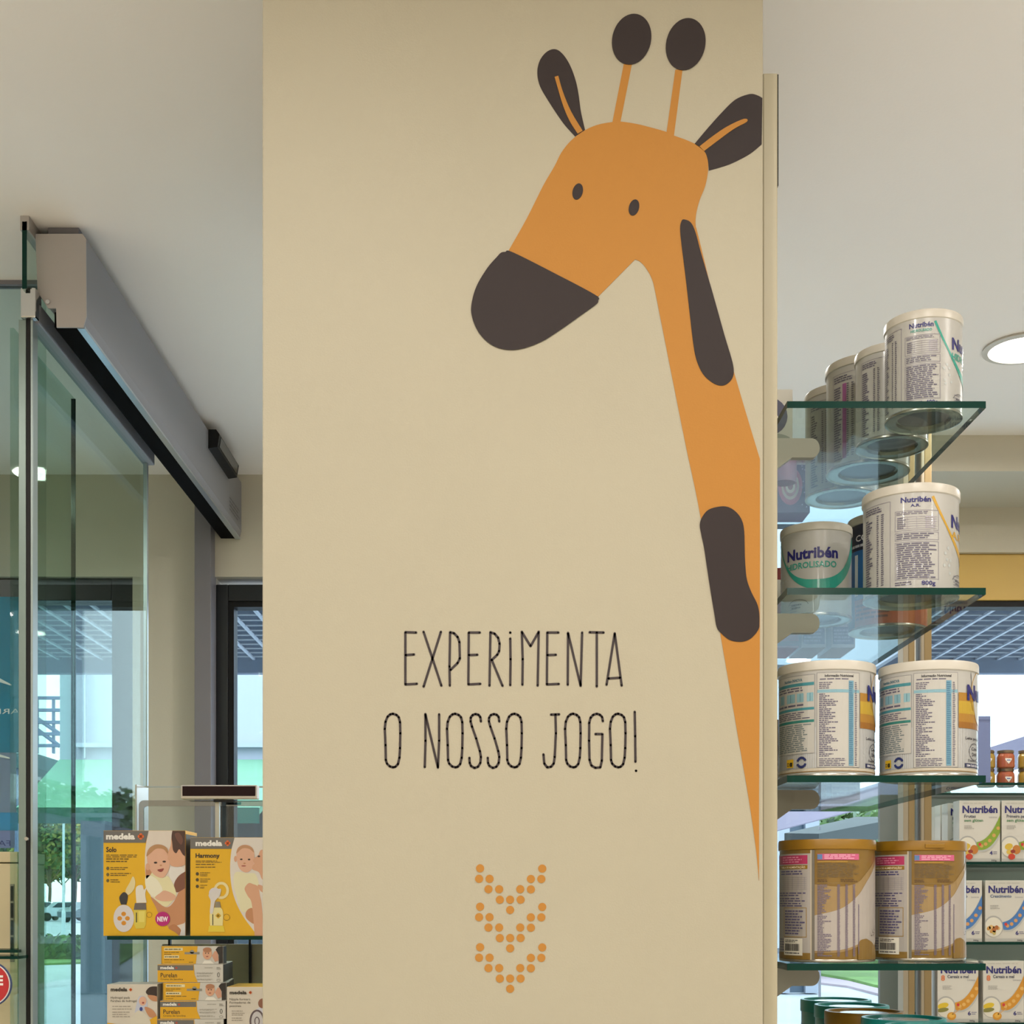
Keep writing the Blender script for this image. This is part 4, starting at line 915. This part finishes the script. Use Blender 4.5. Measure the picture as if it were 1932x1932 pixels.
bm = BM(); box(bm, WX(38, yq-.01), WX(67, yq-.01), yq-.01, yq+.03, WZ(603, yq), WZ(546, yq), bev=.004)
obj('corner_clamp', bm, CHROME, dr, world=True)
bm = BM(); lathe(bm, [(0, 0), (.004, 0), (.004, .006), (0, .006)], 14)
bmesh.ops.rotate(bm, verts=bm.verts, cent=(0,0,0), matrix=Matrix.Rotation(PI/2, 3, 'X')); bmesh.ops.translate(bm, verts=bm.verts, vec=(WX(54, yq), yq-.009, WZ(1583, yq)))
obj('door_button', bm, CHROME, dr, world=True)
# front sheet of glass further left
f2 = thing('window_4', (-2.2, 3.12, 0), 'frameless frontal glass screen left of the door post', 'window', kind='structure')
obj('pane', bbox(-3.35, XD-.06, 3.1, 3.108, .02, WZ(540, 3.1)), glass_mat('screen_glass', 'e8efec', .35), f2, world=True)
obj('top_bead', bbox(-3.35, XD-.06, 3.09, 3.115, WZ(540, 3.1), WZ(540, 3.1)+.012), GREYP, f2, world=True)
# operator beam
op = thing('door_operator', (-.94, 2.84, 2.6), 'long satin aluminium automatic door operator under the ceiling', 'door operator')
yo = 2.84
E = [(68,443),(157,443),(163,452),(164,598),(158,619),(108,619),(107,583),(92,583),(72,552)]
EP = [(WX(a, yo), WZ(b, yo)) for a, b in E]
xr = WX(163.5, yo); xl = WX(70, yo); zt = WZ(443, yo); zb = WZ(619, yo)
bm = BM(); prism(bm, EP, 'y', yo-.004, yo); obj('end_cap', bm, STEEL, op, world=True)
cov = [(xl+.002, zt-.001), (xr-.008, zt-.001), (xr-.001, zt-.008), (xr-.001, zb+.026), (xr-.008, zb+.001), (xr-.018, zb+.001), (xr-.018, zb+.03), (xl+.03, zb+.042), (xl+.004, zb+.07)]
bm = BM(); prism(bm, cov, 'y', yo, YB-.002); obj('cover', bm, SILVER, op, world=True)
obj('lower_lip', bbox(xr-.020, xr-.0045, yo+.001, YB-.003, zb-.001, zb+.005), SILVER2, op, world=True)
obj('track_shadow_gap', bbox(xl+.036, xr-.0185, yo+.002, YB-.004, zb+.002, zb+.034), mat('matte_black_gap_shade', '050506', .95, spec=.1), op, world=True)  # solid black strip put in for the shade of the track gap
bm = BM(); lathe(bm, [(0, 0), (.0045, 0), (.0045, .004), (0, .004)], 16)
bmesh.ops.rotate(bm, verts=bm.verts, cent=(0,0,0), matrix=Matrix.Rotation(PI/2, 3, 'X')); bmesh.ops.translate(bm, verts=bm.verts, vec=(WX(92, yo), yo-.0035, WZ(572, yo)))
obj('screw', bm, CHROME, op, world=True)
obj('top_spacer', bbox(xl+.02, xr-.02, yo+.01, YB-.01, zt-.001, CEIL), GREYP, op, world=True)
p = Print(); 
for k in range(4): p.lines(0, .0+.012*k, .16, .010+.012*k, 1, '55555c', 1)
me = p.mesh('type_label', lambda u_, v, d: Vector((xr+.0002+d, YB-.2+u_, zb+.04+v)))
o = link('type_label', me, op); o.location = -op.location
se = thing('motion_sensor', (xr, 4.14, zt-.06), 'small black motion sensor on the door operator', 'sensor')
bm = BM(); prism(bm, [(xr-.001, zt-.004), (xr+.022, zt-.004), (xr+.032, zt-.018), (xr+.026, zt-.056), (xr-.001, zt-.06)], 'y', 4.0, 4.29); obj('sensor_body', bm, BLACK, se, world=True)
bm = BM(); prism(bm, [(xr+.0325, zt-.02), (xr+.0335, zt-.022), (xr+.0285, zt-.05), (xr+.0270, zt-.05)], 'y', 4.02, 4.27); obj('sensor_lens', bm, mat('smoked_lens', '2b2b30', .15), se, world=True)

# ------------------------------------------------------------------ far left: poster, cabinet, sign
YO = 4.32
pt = thing('window_poster', (WX(-40, YO), YO, .9), 'teal poster with mirrored white lettering on the shop window', 'poster')
x0, x1 = -2.6, WX(34, YO)
obj('board', bbox(x0, x1, YO, YO+.006, WZ(1420, YO), WZ(1126, YO)), film('teal_poster', '6fb4c6'), pt, world=True)
p = Print(); L0 = x1-x0; zB = WZ(1600, YO); v_ = lambda y: WZ(y, YO)-zB
for q0, q1, in_, cc in ((1533, 1420, .005, 'b9bfcc'), (1567, 1533, 0, '7cc0dc'), (1600, 1567, .01, 'b9b9d4')):
    obj('poster_panel', bbox(x0, x1-in_, YO-.003, YO-.0005, WZ(q0, YO), WZ(q1, YO)), film('poster_film', cc), pt, world=True)
p.text('FARMÁCIA', L0-.19, v_(1347), .215, .017, 'eef2f4', 3, .0, True); p.text('FARMÁCIA', L0-.20, v_(1596), .178, .018, '55588a', 12, .0, True)
A = [(L0-.02-.4*t, v_(1294)+.05*math.sin(t*2.4)) for t in [k/12 for k in range(13)]]; B = [(a, b+.004+.03*math.sin(k/12*PI)) for k, (a, b) in enumerate(A)]; p.band(A, B, 'e8eef2', 3)
A = [(L0-.025-.4*t, v_(1432)+.03*math.sin(t*2.4)) for t in [k/12 for k in range(13)]]; B = [(a, b+.004+.02*math.sin(k/12*PI)) for k, (a, b) in enumerate(A)]; p.band(A, B, 'f2f4f6', 12)
o = link('poster_print', p.mesh('poster_print', lambda a, b, d: Vector((x0+a, YO-.0012-d*2, zB+b)), clip=(0, 0, L0, 9)), pt); o.location = -pt.location
YC = 2.92
cz = WZ(1607, YC); x1 = WX(33.5, YC)
cb_ = thing('side_cabinet', (x1-.3, YC, 0), 'beige cabinet with a dark vertical slot left of the door post', 'cabinet')
BEI = mat('beige_cabinet_paint', 'c3b592', .45)
obj('body', bbox(x1-.6, x1, YC, YC+.17, 0, cz-.025, bev=.002), BEI, cb_, world=True)
obj('top_board', bbox(x1-.6, x1+.001, YC-.004, YC+.17, cz-.023, cz, bev=.002), BEI, cb_, world=True)
for k in range(4): obj('slot', bbox(WX(21, YC), WX(26, YC), YC-.003, YC+.001, WZ(1700+32*k, YC), WZ(1672+32*k, YC)), BLACK, cb_, world=True)
obj('slot_plate', bbox(WX(19.5, YC), WX(27, YC), YC-.002, YC, WZ(1815, YC), WZ(1668, YC)), mat('slot_plate_grey', '8a8578', .4, .5), cb_, world=True)
for zz, lab in ((WZ(1792, 2.8), 'upper of two green-edged glass shelves left of the door post'), (WZ(1804, 2.76), 'lower of two green-edged glass shelves left of the door post')):
    yy = 2.8 if zz > WZ(1797, 2.8) else 2.76
    glass_shelf(-1.7, WX(33.5, yy), yy, yy+.085, zz, .006, lab, 'glass shelves by the beige cabinet')
YR = 2.7
sg = thing('round_sign', (WX(-21, YR), YR, WZ(1900, YR)), 'round red sign with white lettering and a navy rim', 'sign')
R_ = 43/F*YR; c = (WX(-21, YR), WZ(1857, YR))
for nm, rr_, m, y0_ in (('rim', R_, mat('navy_sign_rim', '2b3a66', .4), .0), ('white_ring', R_*.95, mat('sign_white', 'e6e2e0', .4), -.001), ('face', R_*.9, mat('sign_red', 'b8262c', .4), -.002)):
    bm = BM(); prism(bm, ellipse(c[0], c[1], rr_, rr_, 0, 48), 'y', YR+y0_-.001, YR+.004); obj(nm, bm, m, sg, world=True)
p = Print(); p.text('E', .0, 0, .014, .019, 'f0ece8', 1, .04); o = link('sign_lettering', p.mesh('sign_lettering', lambda a, b, d: Vector((WX(-6, YR)+a, YR-.0034-d, WZ(1858, YR)+b))), sg); o.location = -sg.location
bm = BM(); box(bm, WX(-40, YR), WX(-34, YR), YR+.005, YR+.012, 0, WZ(1898, YR)); obj('stand_rod', bm, ACRYE, sg, world=True)

# ------------------------------------------------------------------ outside
OUTG = mat('pale_paving', 'a0a4aa', .8, var=.06, vscale=.6)
struct('ground', bbox(-120, 120, YB+.2, 220, -.2, -.02), OUTG, 'pale paving and road outside the windows', 'ground')
# canopies with egg-crate ceilings on both sides of the open middle
ZC = EYE+1.25
SL = mat('white_lattice_slat', 'b4bac6', .5); RN = mat('white_lattice_runner', 'c4cad6', .5)
def canopy(x0, x1, label):
    cn = thing('canopy', (x0, 4.75, ZC), label, 'canopy', 'lattice canopies outside')
    obj('canopy_top', bbox(x0, x1, 4.72, 7.05, ZC+.35, ZC+.4), mat('dark_void_shade', '0c0d11', .9), cn, world=True)  # near-black colour stands in for the shade of the void above the slats
    obj('fascia', bbox(x0, x1, 6.99, 7.05, ZC-.07, ZC+.349), mat('pale_blue_fascia', '717d92', .6), cn, world=True)
    cm = dm = None
    y = 4.80
    while y < 6.98:
        if cm is None: o = obj('slat', bbox(0, x1-x0, -.003, .003, 0, .0055), SL, cn); cm = o.data
        else: o = link('slat', cm, cn)
        o.location = (0, y-4.75, 0); y += .112
    x = .05
    while x < x1-x0:
        if dm is None: o = obj('runner', bbox(-.007, .007, 0, 2.2, -.003, .0065), RN, cn); dm = o.data
        else: o = link('runner', dm, cn)
        o.location = (x, .04, 0); x += .112
canopy(-3.6, -.6, 'lattice-ceilinged canopy outside the glass door')
canopy(1.48, 3.9, 'lattice-ceilinged canopy outside the yellow-framed window')
# pale side panel hanging along the canopy on the right
bm = bbox(1.45, 1.47, 4.74, 11, 2.42, 5.0)
solo('side_awning', bm, mat('pale_blue_fabric', 'b0b6c2', .8), 'pale blue-white awning panel outside behind the milk cans', 'awning')
bm = bbox(3.0, 3.04, 5.2, 40, 2.285, 2.456)
solo('eaves_band', bm, mat('lilac_eaves', 'a093a4', .7), 'lilac eaves band of the neighbouring row outside', 'eaves')
# white building with green awning, left
bd = thing('building', (-3.0, 14.6, 0), 'white building with a green awning across the forecourt', 'building')
Yw = 14.6
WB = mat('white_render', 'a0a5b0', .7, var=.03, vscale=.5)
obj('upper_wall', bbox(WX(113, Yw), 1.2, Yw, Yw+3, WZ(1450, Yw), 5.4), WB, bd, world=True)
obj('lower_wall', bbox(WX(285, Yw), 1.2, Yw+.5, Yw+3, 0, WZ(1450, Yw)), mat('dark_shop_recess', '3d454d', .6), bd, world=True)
obj('cornice', bbox(WX(150, Yw), 1.2, Yw-.12, Yw, WZ(1412, Yw), WZ(1404, Yw)), WB, bd, world=True)
for q in (138, 158): obj('downpipe', bbox(WX(q, Yw-.1), WX(q+3, Yw-.1), Yw-.1, Yw-.04, WZ(1432, Yw), 5.4), WB, bd, world=True)
A0, A1, A2, A3 = PT(30, 1470, 12), PT(112, 1433, 14.5), Vector((-2.2, 14.5, WZ(1433, 14.5))), Vector((-2.2, 12, WZ(1524, 12)))
A0 = Vector((WX(30, 12), 12, WZ(1524, 12)))
bm = BM(); V = [bm.verts.new(q) for q in (A0, A3, A2, A1)]; V2 = [bm.verts.new(q-Vector((0, 0, .06))) for q in (A0, A3, A2, A1)]
bm.faces.new(V); bm.faces.new(V2[::-1])
for i in range(4): bm.faces.new((V[i], V2[i], V2[(i+1) % 4], V[(i+1) % 4]))
obj('awning', bm, mat('green_awning', '6f9c80', .7, var=.12, vscale=1.5), bd, world=True)
obj('awning_valance', bbox(A0.x, A3.x, 11.96, 12.0, A0.z-.14, A0.z-.0), mat('green_valance', '1d4f45', .7), bd, world=True)
for a, b in ((152, 198),): obj('column', bbox(WX(a, 11.6), WX(b, 11.6), 11.6, 11.85, 0, A0.z-.14), mat('grey_blue_column', '37454f', .6), bd, world=True)
# roof railing against the sky
rl = thing('roof_railing', (-7.5, 20, 0), 'lilac steel railing against the sky left of the white building', 'railing')
LM = mat('lilac_steel', '666d90', .5)
for yv in (1316, 1339, 1362, 1384, 1406): obj('rail', bbox(-9.5, WX(113, 20), 20, 20.06, WZ(yv, 20)-.025, WZ(yv, 20)+.02), LM, rl, world=True)
for xq in (66, 97): obj('rail_post', bbox(WX(xq, 20), WX(xq+4, 20), 20.02, 20.08, WZ(1425, 20.3), WZ(1316, 20)), LM, rl, world=True)
for (a, b), (c_, d_) in (((55, 1345), (113, 1385)), ((55, 1365), (113, 1408))):
    bm = BM(); tube(bm, [PT(a, b, 20.03), PT(c_, d_, 20.03)], .03, 8); obj('brace', bm, LM, rl, world=True)
obj('roof_support', bbox(WX(22, 20), WX(28, 20), 20.1, 20.25, 0, WZ(1452, 20.3)), LM, rl, world=True)
obj('roof', bbox(-11, WX(108, 21), 19.98, 24, WZ(1452, 20.3), WZ(1425, 20.3)), mat('teal_roof', '2a4c4e', .7), rl, world=True)
# white columns / wall on the right of the eaves, dark awning, far buildings
def slab(name, x0, x1, y0, y1, z0_, z1_, m, label, cat): return solo(name, bbox(x0, x1, y0, y1, z0_, z1_), m, label, cat)
fb = thing('far_building', (14, 46, 0), 'distant white apartment block beyond the lawn', 'building')
obj('wall', bbox(8.0, 26, 46, 52, 0, WZ(1552, 46)), mat('bright_render', 'b4b9be', .8), fb, world=True)
gp = mat('far_glass', '7f97ab', .3)
for i in range(8):
    for zz in (1.2, 2.8):
        obj('window_pane', bbox(8.8+2.1*i, 9.8+2.1*i, 45.96, 46.02, zz, zz+.9), gp, fb, world=True)
sh_ = thing('kiosk', (5.2, 22, 0), 'white kiosk with dark glazing beyond the eaves', 'kiosk')
Yk = 22
for a, b in ((1470, 1490), (1520, 1546)): obj('pier', bbox(WX(a, Yk), WX(b, Yk), Yk, Yk+.4, 0, WZ(1535, Yk)), WB, sh_, world=True)
obj('lintel', bbox(WX(1462, Yk), WX(1546, Yk), Yk-.02, Yk+.4, WZ(1542, Yk), WZ(1534, Yk)), WB, sh_, world=True)
obj('glazing', bbox(WX(1490, Yk), WX(1520, Yk), Yk+.15, Yk+.2, 0, WZ(1542, Yk)), mat('dark_glazing', '4e5f70', .25), sh_, world=True)
dk = thing('dark_awning', (6, 18, 0), 'charcoal sloping awning across the view to the lawn', 'awning')
P4 = [PT(1478, 1578, 16), PT(1615, 1541, 21), PT(1790, 1541, 21), PT(1790, 1520, 19), PT(1700, 1545, 16.5), PT(1540, 1580, 15.5)]
bm = BM()
q = [PT(1480, 1572, 17), PT(1616, 1541, 21), PT(1770, 1541, 21), PT(1700, 1543, 18.5), PT(1545, 1573, 16)]
V = [bm.verts.new(v) for v in q]; V2 = [bm.verts.new(v-Vector((0, 0, .22))) for v in q]
bm.faces.new(V); bm.faces.new(V2[::-1])
for i in range(5): bm.faces.new((V[i], V2[i], V2[(i+1) % 5], V[(i+1) % 5]))
obj('fabric', bm, mat('charcoal_fabric', '2e3433', .8), dk, world=True)
for a, y_ in ((1545, 17.2), (1690, 18.9)): obj('pole', bbox(WX(a, y_), WX(a+4, y_), y_, y_+.03, 0, WZ(1560, y_)), GREYP, dk, world=True)
# lawns and kerbs
GRASS = mat('lawn_grass', '587838', .9, var=.25, vscale=1.2)
def flat(name, pts, z, m, label, cat, kind='structure'):
    bm = BM(); prism(bm, pts, 'z', z-.06, z); return solo(name, bm, m, label, cat, kind=kind)
def gp_(px, py): Y = EYE*F/(py-HZ); return (WX(px, Y), Y)
flat('lawn_right', [gp_(1530, 1838), gp_(1600, 1850), gp_(1650, 1863), gp_(1710, 1874), gp_(1932, 1900), gp_(1990, 1760), gp_(1520, 1775)], .05, GRASS, 'green lawn outside behind the gold cans', 'lawn')
flat('kerb_right', [gp_(1500, 1842), gp_(1530, 1840), gp_(1600, 1852), gp_(1650, 1865), gp_(1710, 1876), gp_(1932, 1903), gp_(1932, 1914), gp_(1700, 1888), gp_(1600, 1862), gp_(1500, 1850)], .02, mat('pink_kerb', '94858b', .8), 'pinkish kerb along the curved lawn', 'kerb')
flat('lawn_left', [gp_(20, 1822), gp_(300, 1812), gp_(300, 1783), gp_(20, 1789)], .03, GRASS, 'near strip of lawn seen through the glass door', 'lawn')
flat('verge_left', [gp_(-40, 1729), gp_(300, 1727), gp_(300, 1718), gp_(-40, 1719)], .03, GRASS, 'far grass verge in front of the parked cars', 'lawn')
bm = BM(); rg = thing('hedge', (-9.6, 33.4, 0), 'low green hedge at the edge of the near lawn', 'hedge')
LEAFS = [mat('leaf_green', '4a6632', .8), mat('leaf_yellow', '7c7a36', .8), mat('leaf_dark', '2c4a34', .8), mat('leaf_pale', '748472', .8)]
def leaves(bm, c, rad, n, s, mi=(0,), flatz=1):
    for _ in range(n):
        while True:
            d = Vector((random.uniform(-1, 1), random.uniform(-1, 1), random.uniform(-1, 1)))
            if .25 < d.length < 1: break
        p_ = Vector(c)+Vector((d.x*rad[0], d.y*rad[1], d.z*rad[2]))
        a = Vector((random.uniform(-1, 1), random.uniform(-1, 1), random.uniform(-1, 1))).normalized(); b = a.orthogonal().normalized()
        f = bm.faces.new([bm.verts.new(p_+a*s), bm.verts.new(p_+b*s*.6), bm.verts.new(p_-a*s), bm.verts.new(p_-b*s*.6)]); f.material_index = random.choice(mi)
leaves(bm, (-10.3, 34.5, .3), (4.5, .5, .35), 1500, .12, (0, 2)); obj('foliage', bm, LEAFS, rg, world=True)
bm = BM(); tube(bm, [(-14.5, 34.5, .05), (-6, 34.5, .05)], .06, 6); obj('stems', bm, mat('bark', '5b4a3c', .9), rg, world=True)
def tree(x, y, h, w_, mi, label, leafn=3000):
    r = thing('tree', (x, y, 0), label, 'tree', 'trees outside the windows')
    bm = BM(); tube(bm, [(0, 0, 0), (w_*.02, 0, h*.3), (0, w_*.02, h*.65)], .12*h/7, 8)
    for k in range(4): a = k*1.6; tube(bm, [(0, 0, h*.35), (w_*.3*math.cos(a), w_*.3*math.sin(a), h*.68)], .05*h/7, 6)
    obj('trunk', bm, mat('bark', '5b4a3c', .9), r)
    bm = BM()
    for k in range(6):
        a = k*1.05; leaves(bm, (w_*.28*math.cos(a), w_*.28*math.sin(a), h*(.62+.2*random.random())), (w_*.32, w_*.32, h*.24), leafn//6, w_*.045, mi)
    obj('crown', bm, LEAFS, r)
for px, y, h, w_, mi, lab in ((40, 134, 11, 6, (0, 3), 'tall pale green tree over the parked cars'), (92, 113, 7.8, 5.5, (1, 0), 'yellowish tree directly over the white cars'), (140, 126, 9.5, 6.5, (1, 0, 3), 'yellow-green tree behind the street lamp'),
                             (-30, 120, 9, 5, (0, 2), 'dark green tree near the glass door post'), (1585, 38, 4.3, 4, (0, 0, 3), 'bright green tree above the charcoal awning'), (1665, 64, 7, 6, (0, 3), 'green tree between charcoal awning and lilac eaves'), (1668, 30, 2.2, 1.6, (0, 1), 'small green tree in front of the distant white block'), (1540, 27, 1.9, 2.0, (2, 0), 'dark shrub-like tree at the lawn edge'), (70, 160, 9, 9, (2, 0), 'far dark green tree low behind the parked cars'), (118, 175, 10, 10, (2, 0, 1), 'far mixed green tree behind the street lamp'), (215, 150, 8, 8, (2, 0), 'far green tree right of the street lamp')):
    tree(WX(px, y), y, h, w_, mi, lab)
# cars
def car(x, y, rz, col, label):
    r = thing('car', (x, y, 0), label, 'car', 'parked cars', rz=rz)
    pm = mat(col[0], col[1], .3, coat=.5)
    bm = BM(); prism(bm, [(-2.15,.35),(-2.2,.75),(-1.9,.95),(-1.1,1.0),(-.6,1.42),(.7,1.45),(1.5,1.0),(2.1,.85),(2.2,.4)], 'y', -.85, .85); obj('body', bm, pm, r)
    bm = BM(); prism(bm, [(-1.0,1.02),(-.56,1.37),(.66,1.4),(1.32,1.02)], 'y', -.86, .86); obj('side_glass', bm, mat('car_glass', '2d3a46', .15), r)
    for xx in (-1.35, 1.35):
        for yy in (-.8, .8):
            bm = BM(); lathe(bm, [(0, -.1), (.2, -.1), (.32, -.09), (.32, .09), (.2, .1), (0, .1)], 20)
            bmesh.ops.rotate(bm, verts=bm.verts, cent=(0,0,0), matrix=Matrix.Rotation(PI/2, 3, 'X')); bmesh.ops.translate(bm, verts=bm.verts, vec=(xx, yy, .32)); obj('wheel', bm, BLACK, r)
CWH = ('white_car_paint', 'dfe3e8'); CSL = ('silver_car_paint', 'b8c0ca')
car(WX(66, 104), 104, 1.2, CWH, 'white parked car next to the glass door post')
car(WX(120, 102), 102, .5, CSL, 'silver parked car behind the street lamp')
car(WX(168, 96), 96, 1.1, ('dark_car_paint', '4a5560'), 'dark parked car right of the street lamp')
sl = thing('street_lamp', (WX(120, 60), 60, 0), 'pale street lamp post rising past the trees', 'street lamp')
bm = BM(); lathe(bm, [(.09, 0), (.09, 1.0), (.06, 1.1), (.05, 6.5), (0, 6.5)], 12); obj('pole', bm, mat('pale_lamp_post', 'c9cfd6', .5), sl)
bm = BM(); tube(bm, [(0, 0, 6.45), (.5, 0, 6.6), (1.0, 0, 6.6)], .05, 8); obj('arm', bm, mat('pale_lamp_post', 'c9cfd6', .5), sl)
obj('lamp_head', bbox(.9, 1.5, -.12, .12, 6.52, 6.64, bev=.03), mat('lamp_head_grey', '9aa2aa', .4), sl)
